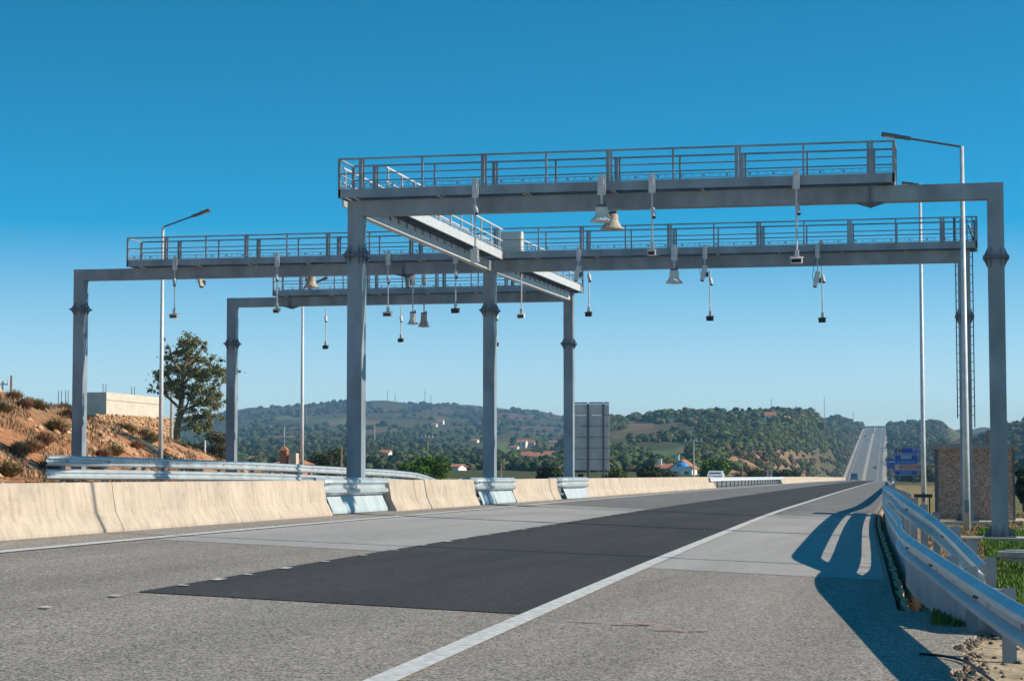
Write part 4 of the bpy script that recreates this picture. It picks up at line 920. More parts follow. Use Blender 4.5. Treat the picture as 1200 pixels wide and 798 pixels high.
# far woodland
HOUSEPX = [(606, 616, 525), (617, 626, 524), (597, 606, 527), (643, 655, 521), (610, 620, 540), (621, 629, 540), (629, 636, 541), (636, 649, 539), (511, 519, 498), (505, 511, 501), (444, 455, 537), (527, 537, 551), (551, 559, 520), (896, 908, 492), (919, 925, 493), (268, 276, 542), (290, 298, 542)]
def woodland(name, n, pr, Dr, size, seed, label, cols, thr=-.1, mask=None):
    q = np.random.default_rng(seed); px_ = q.uniform(pr[0], pr[1], n*3); D = Dr[0]+(Dr[1]-Dr[0])*q.random(n*3)**1.1
    x = (px_-VPX)/F*D; y = D; k = []
    Vs = []; Fs = []; Ts = []
    import bmesh
    b = bmesh.new(); bmesh.ops.create_icosphere(b, subdivisions=2, radius=1); b.verts.ensure_lookup_table(); ico = np.array([v.co[:] for v in b.verts]); icf = np.array([[v.index for v in f.verts] for f in b.faces]); b.free()
    cnt = 0; nv = len(ico); nlf = 46
    for i in range(len(x)):
        if cnt >= n: break
        t = x[i]-float(XL(y[i]))
        if abs(t+1) < 16: continue
        m_ = noise.fractal(Vector((x[i]*.014, y[i]*.006, seed)), 1, 2, 3)
        if m_ < thr+q.random()*.25-.12: continue
        z = gz(x[i], y[i]); py = HOR-(z-1.6)*F/D[i]
        if mask and mask(px_[i], py): continue
        if any(h[0]-2 < px_[i] < h[1]+2 and h[2]-3 < py < h[2]+9 for h in HOUSEPX): continue
        cnt += 1; s = size*(.4+1.1*q.random()**1.5)*(D[i]/Dr[1])**.35; hs = s*(.65+.35*q.random())
        d = 1+.28*q.normal(size=(nv, 1))*.6; V = ico*d*np.array([s, s, hs])*.88+np.array([x[i], y[i], z+hs*.55]); u = q.random(); c = (np.array(cols[0])*(1-u)+np.array(cols[1])*u)
        if q.random() < .16: c = c*.4+np.array((.12, .085, .05))*.6*(.6+.6*q.random())
        elif q.random() < .12: c = np.array((.075, .105, .035))*(.8+.6*q.random())
        Vs.append(V); Fs.append(icf); Ts.append(np.tile(c, (nv, 1)))
        dd = q.normal(size=(nlf, 3)); dd /= np.linalg.norm(dd, axis=1)[:, None]; dd[:, 2] = np.abs(dd[:, 2])*1.0-.15; Pc = dd*np.array([s, s, hs])*(.86+.25*q.random((nlf, 1)))+np.array([x[i], y[i], z+hs*.55])
        a = q.normal(size=(nlf, 3)); a /= np.linalg.norm(a, axis=1)[:, None]; bb = np.cross(a, q.normal(size=(nlf, 3))); bb /= np.linalg.norm(bb, axis=1)[:, None]; sz = s*.30
        T3 = np.stack([Pc-a*sz*.6, Pc+a*sz*.6, Pc+bb*sz], 1).reshape(-1, 3); Vs.append(T3); Fs.append(np.arange(nlf*3).reshape(nlf, 3)); Ts.append(np.repeat(c*(.8+.55*q.random((nlf, 1))), 3, 0))
    o = 0; FF = []
    for V, Fq in zip(Vs, Fs): FF.append(Fq+o); o += len(V)
    return tag(npmesh(name, np.concatenate(Vs), np.concatenate(FF), LEAF, np.concatenate(Ts)), label, 'woodland', kind='stuff')
def mB(px, py): return (738 < px < 776 and 494 < py < 505) or (725 < px < 815 and 523+(px-735)*-.05 < py < 548 and py > 548-(px-725)*.35) or (855 < px < 985 and py > 528 and noise.noise(Vector((px*.05, py*.1, 0))) < .28)
def mA(px, py): return (300 < px < 440 and 486 < py < 498) or (575 < px < 612 and 516 < py < 534) or (590 < px < 665 and 516 < py < 541 and noise.noise(Vector((px*.1, py*.1, 0))) < .45)
woodland('woodland', 7500, (600, 1040), (480, 1650), 2.6, 41, 'dense dark green wood over the middle hill left of the climbing road', ((.03, .055, .02), (.095, .12, .045)), -.02, mB)
woodland('woodland', 6500, (60, 720), (500, 2300), 3., 42, 'dark green scrub woodland over the valley on the left', ((.026, .05, .022), (.075, .095, .042)), -.10, mA)
woodland('woodland', 2600, (60, 800), (2300, 3900), 3.8, 43, 'thin scrub on the farthest hills', ((.03, .045, .022), (.055, .06, .035)), .12, mA)
woodland('woodland', 2200, (1040, 1400), (480, 1650), 3., 44, 'olive scrub on the hill at right behind the booth', ((.035, .05, .022), (.085, .09, .04)), -.08)
woodland('woodland', 1500, (890, 1030), (1500, 2600), 3.4, 45, 'dark scrub on the hill flank left of the climbing road', ((.03, .045, .02), (.08, .08, .04)), -.05)
woodland('woodland', 900, (1036, 1110), (1500, 2600), 3.4, 46, 'dark scrub on the hill flank right of the climbing road', ((.03, .045, .02), (.08, .08, .04)), -.05)
woodland('hill_scrub', 3600, (850, 1110), (700, 2550), 1.9, 47, 'low brown and olive scrub on the cuttings beside the climbing road', ((.035, .045, .02), (.13, .095, .05)), -.5)
# skyline trees
for i, (px_, w_, h_) in enumerate([(718, 7, 4), (727, 9, 4), (760, 12, 6), (775, 5, 8), (781, 4, 9), (845, 11, 8), (868, 8, 9), (876, 4, 9), (884, 4, 9), (895, 14, 6), (915, 18, 8), (940, 24, 7), (962, 16, 7), (1070, 16, 9), (1082, 14, 8), (1100, 16, 8), (1108, 9, 6), (1150, 8, 8), (1170, 12, 6), (1190, 10, 6), (1058, 9, 6)]):
    Y_ = 1450.; x_ = (px_-VPX)/F*Y_; D = Y_*math.cos(PSI)-x_*math.sin(PSI); z_ = gz(x_, Y_); s_ = w_/2*D/F; H_ = h_*D/F
    where = 'hilltop left of the climbing road' if px_ < 1020 else 'hilltop right of the climbing road'
    shape = 'slender pointed' if w_ < 6 else 'broad flat-topped' if w_ > 13 else 'rounded'
    t = thing('hilltop_tree', (x_, Y_, z_), '%s dark tree on the skyline of the %s' % (shape, where), 'tree', 'dark trees along the skyline')
    leafcloud('crown', rclumps(s_*.8, s_*.8, H_*.45, H_*.6, 8, max(s_*.4, H_*.2), i), 380, 1.5, (.018, .034, .014), (.045, .062, .025), t, i+60)
    MB().tube([(0, 0, -1), (0, 0, H_*.6)], [.35, .15], 6).build('trunk', BARK, t)

# ------------------------------------------------------------------ buildings
TILE = mat('terracotta_tiles', (.42, .17, .09), .85, 0, .25, 3); LIME = mat('whitewash', (.74, .74, .72), .85, 0, .06, 2); GREYB = mat('bare_block', (.44, .40, .34), .9, 0, .15, 2, bump=.3, bscale=6); WIN = mat('window_dark', (.03, .04, .05), .25)
def house(px0, px1, Y, py_eave, py_base, label, wall=None, ridge=1.2, gable_front=False, depth=7., chim=True, wins=3, roof=None):
    a = at(px0, py_base, Y); b = at(px1, py_base, Y); ze = at(px0, py_eave, Y)[2]; xc = (a[0]+b[0])/2; w_ = b[0]-a[0]; g = min(gz(a[0], Y), gz(b[0], Y), a[2])-.5
    t = thing('house', (xc, Y, g), label, 'house', 'white houses in the valley'); H_ = ze-g; hw = w_/2
    m = MB(); m.b2((-hw, 0, 0), (hw, depth, H_))
    if gable_front: m.add([(-hw, 0.001, H_-.01), (hw, .001, H_-.01), (0, .001, H_+ridge), (-hw, depth-.001, H_-.01), (hw, depth-.001, H_-.01), (0, depth-.001, H_+ridge)], [(0, 1, 2), (5, 4, 3), (0, 2, 5, 3), (1, 4, 5, 2)])
    else: m.add([(-hw+.001, 0, H_-.01), (-hw+.001, depth, H_-.01), (-hw+.001, depth/2, H_+ridge), (hw-.001, 0, H_-.01), (hw-.001, depth, H_-.01), (hw-.001, depth/2, H_+ridge)], [(0, 1, 2), (5, 4, 3), (0, 2, 5, 3), (1, 4, 5, 2)])
    m.build('wall', wall or LIME, t); r = MB(); o = .35
    if gable_front:
        for s in (-1, 1): r.add([(0, -o, H_+ridge+.02), (0, depth+o, H_+ridge+.02), (s*(hw+o), depth+o, H_-ridge*o/hw), (s*(hw+o), -o, H_-ridge*o/hw), (0, -o, H_+ridge+.2), (0, depth+o, H_+ridge+.2), (s*(hw+o), depth+o, H_-ridge*o/hw+.16), (s*(hw+o), -o, H_-ridge*o/hw+.16)], [(0, 1, 2, 3), (4, 7, 6, 5), (0, 3, 7, 4), (1, 5, 6, 2), (2, 6, 7, 3)])
    else:
        for s, y0_, y1_ in ((0, -o, depth/2), (1, depth+o, depth/2)): r.add([(-hw-o, y0_, H_-.12), (hw+o, y0_, H_-.12), (hw+o, y1_, H_+ridge+.05), (-hw-o, y1_, H_+ridge+.05), (-hw-o, y0_, H_+.06), (hw+o, y0_, H_+.06), (hw+o, y1_, H_+ridge+.23), (-hw-o, y1_, H_+ridge+.23)], [(0, 1, 2, 3), (4, 5, 6, 7), (0, 4, 5, 1), (0, 3, 7, 4), (1, 5, 6, 2)])
    rf = r.build('roof', roof or TILE, t)
    if chim: MB().b2((-hw*.5-.4, depth*.3, H_+ridge*.2), (-hw*.5+.4, depth*.3+.8, H_+ridge+1.1)).b2((-hw*.5-.5, depth*.3-.1, H_+ridge+1.1), (-hw*.5+.5, depth*.3+.9, H_+ridge+1.25)).build('chimney', LIME, rf)
    for k in range(wins):
        x_ = -hw+w_*(k+.5)/wins; z_ = H_-1.9; 
        wn = MB().b2((x_-.5, -.03, z_), (x_+.5, .0, z_+1.1)).build('window', WIN, t); MB().b2((x_-.6, -.08, z_-.12), (x_+.6, -.0, z_-.004)).build('sill', CONC2, wn)
    MB().b2((hw*.3, -.04, H_-3.0 if H_ > 3.2 else 0), (hw*.3+.9, -.002, H_-1.0)).build('door', WOOD, t)
    return t
WH = house(785, 811, 452, 548, 562, 'white gabled house with a terracotta roof behind the median, next to a blue parasol', ridge=1.6, gable_front=True, depth=9, wins=2)
house(767, 784, 458, 549, 562, 'low wing with shade-tinted walls and a tiled roof joined left of the white gabled house', wall=mat('shaded_limewash', (.45, .55, .62), .85), ridge=.9, depth=7, chim=True, wins=1)  # limewash with its bluish shade put into the wall colour
x_, y_ = at(800, 556, 446)[0], 446.; pz_ = gz(x_, y_)
pa = thing('parasol', (x_, y_, pz_), 'bright blue parasol in front of the white gabled house', 'parasol'); ph = at(800, 541, 446)[2]-pz_
MB().tube([(0, 0, 0), (0, 0, ph)], .05, 6).build('pole', WHITEP, pa); MB().lathe((0, 0, ph-1.0), [(1.5, 0), (1.2, .45), (.6, .8), (.05, 1.0)], 12).build('canopy', mat('blue_canvas', (.03, .28, .62), .7), pa)
vil = [(606, 616, 1150, 518, 525, 'upper left white house of the valley village', 1.5), (617, 626, 1180, 519, 524, 'upper right cream house of the valley village', 1.5), (597, 606, 1120, 524, 527, 'long low white shed left of the upper village houses', .8), (643, 655, 1250, 518, 521, 'long white building at the right of the village beside the farthest median column', .8),
       (610, 620, 980, 534, 540, 'lower left white village house with an orange roof', 2.2), (621, 629, 1000, 535, 540, 'lower middle white village house with an orange roof', 2.2), (629, 636, 960, 536, 541, 'small white village house in front of the lower row', 1.8), (636, 649, 1010, 534, 539, 'lower right white village house with the widest orange roof', 2.4),
       (511, 519, 2000, 494, 498, 'cream farmhouse high on the far slope', 1.5), (505, 511, 1950, 498, 501, 'small white farmhouse below the cream one on the far slope', 1.2), (444, 455, 900, 531, 537, 'white house among dark trees left of the bright green bush', 1.8), (527, 537, 700, 547, 551, 'small pinkish-white house low in the valley left of the middle median column', 1.2), (551, 559, 900, 516, 520, 'tiny pale blue house left of the middle median column', .8),
       (896, 908, 1440, 487, 492, 'white house with a red roof near the top of the middle hill', 2.), (919, 925, 1420, 489, 493, 'tiny white hut near the top of the middle hill', .7), (860, 866, 1480, 480, 484, 'pale house on the skyline of the middle hill', 1.), (268, 276, 560, 537, 542, 'white cottage in the gap between the far left column and the lamp post', 1.), (290, 298, 560, 537, 542, 'pale cottage right of the white cottage, in the same gap', 1.)]
def foot(px_, py_, y0=450, y1=3900):
    "nearest distance at which the slope is seen at this height in the valley"
    best = None
    for Y_ in np.arange(y0, y1, 12.):
        x_ = (px_-VPX)/F*Y_; Dd = Y_*math.cos(PSI)-x_*math.sin(PSI); g_ = HOR-(gz(x_, Y_)-1.6)*F/Dd
        if g_ <= py_: return float(Y_)
        if best is None or g_ < best[0]: best = (g_, float(Y_))
    return best[1]
for a0_, a1_, Y_, e_, b_, lab, rd in vil:
    Y_ = foot(.5*(a0_+a1_), b_); rd = rd*Y_/1150; 
    x_ = (.5*(a0_+a1_)-VPX)/F*Y_; Dd = Y_*math.cos(PSI)-x_*math.sin(PSI); gpy = HOR-(gz(x_, Y_)-1.6)*F/Dd
    house(a0_, a1_, Y_, e_, b_, lab, ridge=rd, wins=2, chim=False, depth=8, wall=LIME)
# block building above rubble wall, its lit face turned towards the road
pa_ = at(124.5, 480, 213); pb_ = at(187, 480, 229); zt2 = float(at(124.5, 459.5, 213)[2]); zb2_ = float(pa_[2])
bb_ = wthing('block_building', (pa_[0], 213, zb2_), 'unfinished pale block building on the rubble wall at left', 'building')
dx_, dy_ = pb_[0]-pa_[0], 16.; ln_ = math.hypot(dx_, dy_); ux, uy = dx_/ln_, dy_/ln_; nx_, ny_ = -uy, ux; Wd = 3.4
A_ = (pa_[0], 213.); B_ = (A_[0]+dx_, A_[1]+dy_); C_ = (B_[0]+nx_*Wd, B_[1]+ny_*Wd); D_ = (A_[0]+nx_*Wd, A_[1]+ny_*Wd)
q4 = [A_, B_, C_, D_]; MB().add([(p[0], p[1], zb2_-2.6) for p in q4]+[(p[0], p[1], zt2) for p in q4], [(0, 1, 5, 4), (1, 2, 6, 5), (2, 3, 7, 6), (3, 0, 4, 7), (4, 5, 6, 7)]).build('wall', mat('raw_render', (.58, .52, .44), .9, 0, .10, .9, bump=.2, bscale=4), bb_)
MB().b2((at(66, 463, 224)[0], 224, zt2-1.3), (at(86, 463, 224)[0], 228, zt2-1.0)).b2((at(72, 463, 224)[0], 224.3, zt2-3.5), (at(86, 463, 224)[0], 227, zt2-1.303)).build('roof_slab', GREYB, bb_)
MB().bar((A_[0]+ux*.1+uy*.03, A_[1]+uy*.1-ux*.03, zb2_+1.1), (B_[0]-ux*.1+uy*.03, B_[1]-uy*.1-ux*.03, zb2_+1.1), .06, .07).build('string_course', GREYB, bb_)
for k, f in ((0, .03), (1, .08), (2, .55), (3, .6)):
    p = (A_[0]+dx_*f+nx_*.6, A_[1]+dy_*f+ny_*.6); MB().tube([(p[0], p[1], zt2-.3), (p[0], p[1], zt2+.95)], .04, 5).build('rebar', bpy.data.materials.get('rusty_rebar') or mat('rusty_rebar', (.14, .07, .05), .9), bb_)
for px_ in (68.5, 72, 77, 80): p = at(px_, 455, 222); MB().tube([(p[0], 222, zt2-1.2), (p[0], 222, zt2+.6)], .04, 5).build('rebar', bpy.data.materials['rusty_rebar'], bb_)
wt = float(at(112, 486, 206)[2]); wb = wt-4.5
sw = wthing('rubble_wall', ((WX0+WX1)/2, 216, wb), 'orange rubble-stone retaining wall under the block building', 'wall')
Lw = math.hypot(WX1-WX0, 20); wu = ((WX1-WX0)/Lw, 20/Lw)
def wp(s_, o, z): return (WX0+wu[0]*s_-wu[1]*o, 206+wu[1]*s_+wu[0]*o, z)
MB().add([wp(0, .1, wb), wp(Lw, .1, wb), wp(Lw, 1.6, wb), wp(0, 1.6, wb), wp(0, .1, wt), wp(Lw, .1, wt), wp(Lw, 1.6, wt), wp(0, 1.6, wt)], [(0, 1, 5, 4), (1, 2, 6, 5), (2, 3, 7, 6), (3, 0, 4, 7), (4, 5, 6, 7)]).build('core', mat('rubble_core', (.30, .17, .10), .95, 0, .4, 3), sw)
q = np.random.default_rng(8); P_ = [wp(q.uniform(0, Lw), .05+q.uniform(-.1, .1), q.uniform(wb, wt+.1)) for i in range(5200)]+[wp(Lw+q.uniform(-.1, .1), q.uniform(0, 1.6), q.uniform(wb, wt)) for i in range(300)]
so = stones('stones', P_, .12, .34, LEAF, 9, 'x', ((.34, .17, .085), (.62, .44, .27))); so.parent = sw; so.matrix_parent_inverse = Matrix.Translation(sw.location).inverted()
for k_ in ('label', 'category'):
    if k_ in so.keys(): del so[k_]
# poles on the bank
def simplepole(px, py0, py1, Y, label, r=.1, name='utility_pole', arm=0, m=None, cat='utility pole', group='poles in the valley and on the bank'):
    a = at(px, py1, Y); b = at(px, py0, Y); g = min(gz(a[0], Y), a[2]); t = wthing(name, (a[0], Y, g), label, cat, group)
    MB().tube([(a[0], Y, g-.2), (a[0], Y, b[2])], [r, r*.65], 8).build('pole', m or WOOD, t)
    if arm:
        c = MB(); z = b[2]-r*2
        c.bar((a[0]-arm, Y-.12, z), (a[0]+arm, Y-.12, z), r, r*.8)
        for k in (-.9, -.3, .3, .9): c.tube([(a[0]+arm*k, Y-.12, z), (a[0]+arm*k, Y-.12, z+r*3)], r*.4, 6)
        c.build('crossarm', WHITEP, t)
    return t
simplepole(201, 452, 500, 205, 'pale square concrete pole at the right end of the rubble wall', .22, m=CONC2)
simplepole(240, 516, 538, 120, 'short white marker post right of the tall left tree', .09, 'marker_post', m=WHITEP, cat='post')
simplepole(13, 440, 465, 88, 'dark wooden post on top of the red bank near the left edge', .08, 'wooden_post', cat='post')
simplepole(3, 447, 462, 90, 'short wooden post with a crosspiece at the very left edge on the bank', .07, 'wooden_post', .35, m=WOOD, cat='post')
simplepole(174, 492, 514, 206, 'thin dark post in front of the rubble wall', .1, 'wooden_post', cat='post')
simplepole(400, 522, 548, 230, 'pale wooden pole left of the nearest median column', .13)
simplepole(501, 511, 540, 330, 'wooden utility pole with a short crossarm above the bright green bush', .16, arm=1.0)
simplepole(587, 543, 558, 220, 'short pale pole just right of the middle median column', .1)
simplepole(813, 515, 558, 350, 'utility pole with a white crossarm between the white house and the round green tree', .16, arm=1.5, m=CONC2)
simplepole(870, 540, 558, 340, 'thin dark pole right of the round green tree', .12)
simplepole(359, 479, 492, 2400, 'faint slim mast on the far slope between the left columns', .9)
simplepole(439, 498, 515, 1600, 'faint pale pole on the wooded slope right of the nearest median column', .6, m=CONC2)
for i, (px_, p0, p1, Y_, lab) in enumerate([(454, 457, 470, 3780, 'left mast of the first pair on the farthest ridge'), (463, 461, 471, 3780, 'right shorter mast of the first pair on the farthest ridge'), (498, 456, 474, 3780, 'tallest mast on the farthest ridge, between two gantry columns'), (505, 463, 475, 3780, 'short mast just right of the tallest one on the farthest ridge'), (904, 467, 484, 1480, 'thin mast on the middle hill above the red-roofed house'), (966, 464, 484, 1480, 'thin mast near the right end of the middle hill'), (1000, 482, 494, 1700, 'small mast where the middle hill drops to the climbing road')]):
    a = at(px_, p1+3, Y_); b = at(px_, p0, Y_); g = gz(a[0], Y_); t = wthing('radio_mast', (a[0], Y_, g), lab, 'mast', 'radio masts on the skyline'); s = Y_/3780
    m = MB(); r = 1.0*s
    for k in range(3):
        an = k*2.09; m.bar((a[0]+math.cos(an)*r, Y_+math.sin(an)*r, g-1), (a[0]+math.cos(an)*r*.25, Y_+math.sin(an)*r*.25, b[2]), .35*s)
    for k in range(6):
        f0 = k/6; z = g+(b[2]-g)*f0; rr_ = r*(1-f0*.75); m.bar((a[0]-rr_, Y_, z), (a[0]+rr_, Y_, z+(b[2]-g)/8), .25*s)
    m.build('lattice', mat('mast_grey', (.35, .35, .36), .7) if 'mast_grey' not in bpy.data.materials else bpy.data.materials['mast_grey'], t)
# house top with brick chimney and aerial behind the left rail
Yh = 185.; hx = at(333, 540, Yh)[0]; hz = gz(hx, Yh)
ht = wthing('brick_house', (hx, Yh, hz), 'orange brick house top with a pointed chimney and a television aerial, above the left guardrail', 'house')
za, zb_ = at(333, 528, Yh)[2], at(333, 550, Yh)[2]; w8 = .32; BRK = mat('orange_brick', (.42, .17, .08), .9, 0, .25, 5)
MB().b2((hx-1.3, Yh+.2, hz-.3), (hx+1.6, Yh+3.5, at(333, 544, Yh)[2])).build('wall', BRK, ht)
rf = MB().add([(hx-1.5, Yh, at(333, 544, Yh)[2]), (hx+1.9, Yh, at(333, 544, Yh)[2]), (hx+1.9, Yh+3.7, at(333, 544, Yh)[2]), (hx-1.5, Yh+3.7, at(333, 544, Yh)[2]), (hx-.6, Yh+1.8, at(333, 538, Yh)[2]), (hx+1.0, Yh+1.8, at(333, 538, Yh)[2])], [(0, 1, 5, 4), (1, 2, 5), (2, 3, 4, 5), (3, 0, 4), (0, 3, 2, 1)]).build('roof', TILE, ht)
ch = MB(); ch.b2((hx-.32, Yh-.3, zb_-.6), (hx+.32, Yh+.34, za)); ch.b2((hx-.4, Yh-.38, za-.28), (hx+.4, Yh+.42, za-.2)); ch.build('chimney', BRK, ht)
MB().add([(hx-.42, Yh-.4, za+.002), (hx+.42, Yh-.4, za+.002), (hx+.42, Yh+.44, za+.002), (hx-.42, Yh+.44, za+.002), (hx, Yh, za+.5)], [(0, 1, 4), (1, 2, 4), (2, 3, 4), (3, 0, 4), (0, 3, 2, 1)]).build('chimney_cap', TILE, ht)
MB().b2((hx+.6, Yh-.3, zb_), (hx+1.25, Yh+.5, at(340, 531, Yh)[2])).build('rendered_stack', mat('cream_render', (.55, .44, .34), .9), ht)
an = MB(); zt3 = at(333, 500, Yh)[2]; zm = at(333, 511.5, Yh)[2]; an.tube([(hx, Yh, za+.3), (hx, Yh, zt3)], .035, 6); an.tube([(hx-.9, Yh, zm), (hx+.95, Yh, zm+.02)], .03, 5)
for k in range(9): an.tube([(hx-.85+k*.21, Yh-.25, zm), (hx-.85+k*.21, Yh+.25, zm)], .012, 4)
an.tube([(hx-.35, Yh, zm-.45), (hx+.35, Yh, zm-.45)], .02, 5); an.build('aerial', STEEL_L, ht)
# tan hut beside the far barrier
Yk = 420.; k0 = at(878, 560, Yk); k1 = at(891, 553, Yk); hut = wthing('hut', ((k0[0]+k1[0])/2, Yk, k0[2]-.5), 'small tan flat-roofed hut beyond the distant barrier', 'hut')
MB().b2((k0[0], Yk, k0[2]-.8), (k1[0], Yk+3, k1[2])).build('wall', mat('ochre_render', (.50, .33, .16), .9), hut); MB().b2((k0[0]-1.7, Yk-.2, k1[2]), (k1[0]+.2, Yk+3.2, k1[2]+.15)).build('roof', DARKM, hut); MB().b2((k0[0]+.5, Yk-.03, k0[2]-.5), (k0[0]+1.2, Yk-.003, k0[2]+.9)).build('door', DARKM, hut)
# overpass far away
Yo = 2250.; zo = float(Z0(Yo))+6.2; xo = float(XL(Yo))
ov = wthing('overpass', (xo, Yo, float(Z0(Yo))), 'thin distant overpass bridge crossing the climbing road near its top', 'bridge')
MB().b2((xo-24, Yo, zo), (xo+24, Yo+7, zo+1.3)).build('deck', GREYB, ov)
for dx in (-16, -1.5, 14): MB().b2((xo+dx-.5, Yo+2, zo-8), (xo+dx+.5, Yo+5, zo-.004)).build('pier', GREYB, ov)

# ------------------------------------------------------------------ vehicles
GLC = mat('car_glass', (.02, .03, .035), .08); TYR = mat('tyre', (.015, .015, .015), .9); HUB = mat('hub', (.4, .4, .42), .3, .8)
def vehicle(name, loc, rz, label, cat, col, W, Lg, H, van=False):
    t = thing(name, loc, label, cat, 'cars on the motorway', rz); P = mat('paint_'+name+str(len(bpy.data.materials)), col, .3, .1, .03)
    if van: side = [(-Lg/2, .3), (Lg/2, .3), (Lg/2, 1.0), (Lg*.42, 1.15), (Lg*.30, H-.1), (Lg*.24, H), (-Lg*.48, H), (-Lg/2, H-.15)]
    else: side = [(-Lg/2, .28), (Lg/2, .28), (Lg/2, .72), (Lg*.28, .92), (Lg*.12, H-.03), (-Lg*.2, H), (-Lg*.40, H*.72), (-Lg/2, .9)]
    n = len(side); m = MB(); tp = lambda z: W/2*(1-.13*max(0, (z-.9)/max(.1, H-.9)))
    m.add([(s*tp(z), y, z) for s in (-1, 1) for y, z in side], [tuple(range(n)), tuple(range(2*n-1, n-1, -1))]+[(i, (i+1) % n, n+(i+1) % n, n+i) for i in range(n)]); body = m.build('body', P, t)
    g = MB(); zz = 1.0 if not van else 1.15
    rear = -Lg/2-.012 if van else -Lg*.45
    g.add([(-W*.36, rear-.0, zz), (W*.36, rear, zz), (W*.33, rear+(.02 if van else Lg*.07), H-.22), (-W*.33, rear+(.02 if van else Lg*.07), H-.22)], [(0, 1, 2, 3)])
    for s in (-1, 1): g.add([(s*(tp(zz)+.012), -Lg*.34, zz), (s*(tp(zz)+.012), Lg*.2, zz), (s*(tp(H-.2)+.012), Lg*.1, H-.2), (s*(tp(H-.2)+.012), -Lg*.3, H-.2)], [(0, 1, 2, 3)])
    g.add([(-W*.40, Lg*(.40 if van else .27), zz), (W*.40, Lg*(.40 if van else .27), zz), (W*.36, Lg*(.32 if van else .16), H-.15), (-W*.36, Lg*(.32 if van else .16), H-.15)], [(0, 1, 2, 3)])
    g.build('window', GLC, t, fix=False)
    for s in (-1, 1):
        for yy in (-Lg*.31, Lg*.31):
            wv = MB().tube([(s*(W/2-.2), yy, .31), (s*(W/2+.01), yy, .31)], .31, 14).build('wheel', TYR, t); MB().tube([(s*(W/2), yy, .31), (s*(W/2+.02), yy, .31)], .18, 10).build('rim', HUB, wv)
        MB().box((s*W*.42, -Lg/2-.01, .85), (.14, .04, .22)).build('tail_light', SRED, t); MB().box((s*W*.38, Lg/2+.01, .68), (.28, .04, .14)).build('headlight', WHITEP, t)
    MB().box((0, -Lg/2-.02, .45), (W*.96, .08, .22)).build('bumper', DARKM, t)
    return t
hd = .043
vehicle('van', RP(1.9, 560), hd, 'small blue van driving away at the crest of the road', 'van', (.05, .26, .36), 1.9, 4.6, 2.0, True)
vehicle('car', RP(-8.4, 235), hd+math.pi, 'white car on the far carriageway, only its roof showing above the median barrier', 'car', (.6, .6, .6), 1.7, 4.0, 1.3)
vehicle('car', RP(-8.5, 2120), hd+math.pi, 'dark car coming down the climbing road near its top', 'car', (.03, .03, .035), 1.9, 4.5, 1.6)
vehicle('car', RP(5.5, 1480), hd, 'dark car at the bottom of the climbing road', 'car', (.02, .025, .035), 1.9, 4.5, 1.6)
vehicle('car', RP(-5.0, 2020), hd+math.pi, 'pale grey car behind the dark one on the climbing road', 'car', (.4, .42, .44), 1.9, 4.5, 1.6)
for i, (px_, lab) in enumerate([(899.5, 'left white delineator post on the far carriageway verge'), (904, 'right white delineator post on the far carriageway verge')]):
    a = at(px_, 552.5, 300); g = gz(a[0], 300); t = wthing('delineator_post', (a[0], 300, g), lab, 'post', 'white delineator posts')
    MB().b2((a[0]-.1, 299.95, g-.1), (a[0]+.1, 300.05, a[2]+.25)).build('post', WHITEP, t); MB().b2((a[0]-.07, 299.93, a[2]-.05), (a[0]+.07, 299.945, a[2]+.1)).build('reflector', SRED, t)
# warning lamp on the barrier
wy = 93.; wx = float(XL(wy))+ct(wy); wx = at(659, 556, wy)[0]; wz = float(RZ(ct(wy), wy))+.79
# reddish lamp set on the barrier crown
wyy = 82.0+3.9
wl_ = wthing('warning_lamp', (float(XL(87.0))+ct(87.0), 87.0, float(RZ(ct(87.0), 87.0))+.78), 'small dark and orange warning lamp on the barrier beside the big grey sign', 'lamp')
X0, Y0_, Z0_ = wl_.location
MB().box((X0, Y0_, Z0_+.1), (.22, .12, .18)).build('battery_case', BLACK, wl_); MB().tube([(X0+.08, Y0_-.03, Z0_+.02), (X0+.08, Y0_+.05, Z0_+.02)], .1, 12).build('lens', mat('amber_lens', (.55, .12, .03), .3), wl_)

# ------------------------------------------------------------------ light, sky, haze
SKYA, SKYB, SKYS, SKYH = 2.2, 3.0, .95, .479
EL = math.radians(30); az = Vector((1, .13, 0)).normalized()
d = Vector((az.x*math.cos(EL), az.y*math.cos(EL), math.sin(EL)))
sun = bpy.data.objects.new('sun', bpy.data.lights.new('sun', 'SUN')); COL.objects.link(sun); sun.data.energy = 5.0; sun.data.angle = math.radians(.53); sun.data.color = (1, .88, .72)
sun.rotation_euler = (-d).to_track_quat('-Z', 'Y').to_euler(); sun.location = (0, 0, 60)
w = bpy.data.worlds.new('World'); sc.world = w; w.use_nodes = True; N = w.node_tree.nodes; Lk = w.node_tree.links; bg = N['Background']
sky = N.new('ShaderNodeTexSky'); sky.sky_type = 'NISHITA'; sky.sun_disc = False; sky.sun_elevation = EL; sky.sun_rotation = math.atan2(az.x, az.y); sky.air_density = 1.0; sky.dust_density = .0; sky.ozone_density = 2.0
tc = N.new('ShaderNodeTexCoord'); sx = N.new('ShaderNodeSeparateXYZ'); Lk.new(tc.outputs['Generated'], sx.inputs[0]); mx0 = N.new('ShaderNodeMath'); mx0.operation = 'MAXIMUM'; mx0.inputs[1].default_value = 0.0; Lk.new(sx.outputs['Z'], mx0.inputs[0])
ma = N.new('ShaderNodeMath'); ma.operation = 'MULTIPLY_ADD'; ma.inputs[1].default_value = SKYB; ma.inputs[2].default_value = SKYA; Lk.new(mx0.outputs[0], ma.inputs[0])
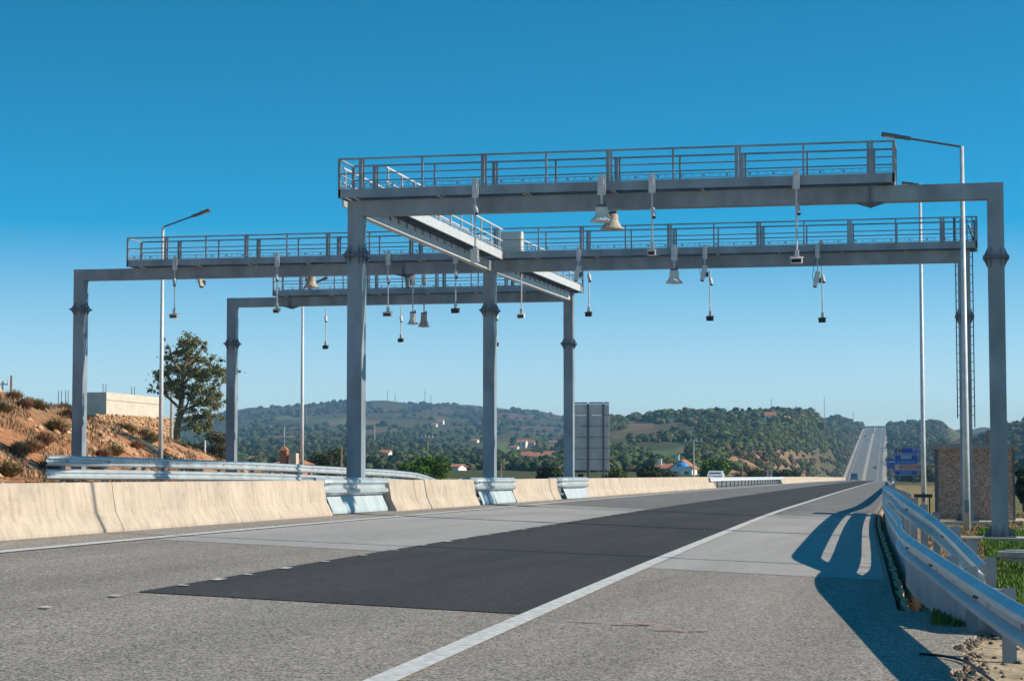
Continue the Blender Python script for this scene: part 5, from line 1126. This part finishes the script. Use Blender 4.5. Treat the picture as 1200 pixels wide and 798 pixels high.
mm_ = N.new('ShaderNodeMath'); mm_.operation = 'MULTIPLY'; Lk.new(ma.outputs[0], mm_.inputs[0]); Lk.new(mx0.outputs[0], mm_.inputs[1])
cx0 = N.new('ShaderNodeCombineXYZ'); Lk.new(sx.outputs['X'], cx0.inputs[0]); Lk.new(sx.outputs['Y'], cx0.inputs[1]); Lk.new(mm_.outputs[0], cx0.inputs[2]); Lk.new(cx0.outputs[0], sky.inputs[0])
hs = N.new('ShaderNodeHueSaturation'); sm_ = N.new('ShaderNodeMath'); sm_.operation = 'MULTIPLY_ADD'; sm_.inputs[1].default_value = 46.; sm_.inputs[2].default_value = SKYS; sq_ = N.new('ShaderNodeMath'); sq_.operation = 'POWER'; sq_.inputs[1].default_value = 2.; Lk.new(mx0.outputs[0], sq_.inputs[0]); Lk.new(sq_.outputs[0], sm_.inputs[0]); sc_m = N.new('ShaderNodeMath'); sc_m.operation = 'MINIMUM'; sc_m.inputs[1].default_value = 2.9; Lk.new(sm_.outputs[0], sc_m.inputs[0]); Lk.new(sc_m.outputs[0], hs.inputs['Saturation']); hs.inputs['Hue'].default_value = SKYH; Lk.new(sky.outputs[0], hs.inputs['Color']); Lk.new(hs.outputs[0], bg.inputs[0]); bg.inputs[1].default_value = .145
hz = MB().b2((-5600, -45, -40), (3700, 7900, 215)).build('haze', newmat('haze_air')[0]); tag(hz, kind='stuff')
hm = hz.data.materials[0]; nt = hm.node_tree; nt.nodes.remove(nt.nodes['Principled BSDF']); pv = nt.nodes.new('ShaderNodeVolumePrincipled'); pv.inputs['Color'].default_value = (.34, .68, 1, 1); pv.inputs['Density'].default_value = .00013; pv.inputs['Anisotropy'].default_value = .1
nt.links.new(pv.outputs[0], nt.nodes['Material Output'].inputs['Volume'])
for o in bpy.data.objects:
    if '_w' in o: del o['_w']
    if not o.parent and o.type in ('MESH', 'EMPTY') and 'kind' not in o and 'category' not in o: print('untagged', o.name)
vs = sc.view_settings; vs.view_transform = 'Standard'; vs.look = 'None'; vs.gamma = 1; vs.exposure = 0.30; vs.use_curve_mapping = False
sc.cycles.volume_bounces = 0; sc.cycles.max_bounces = 5
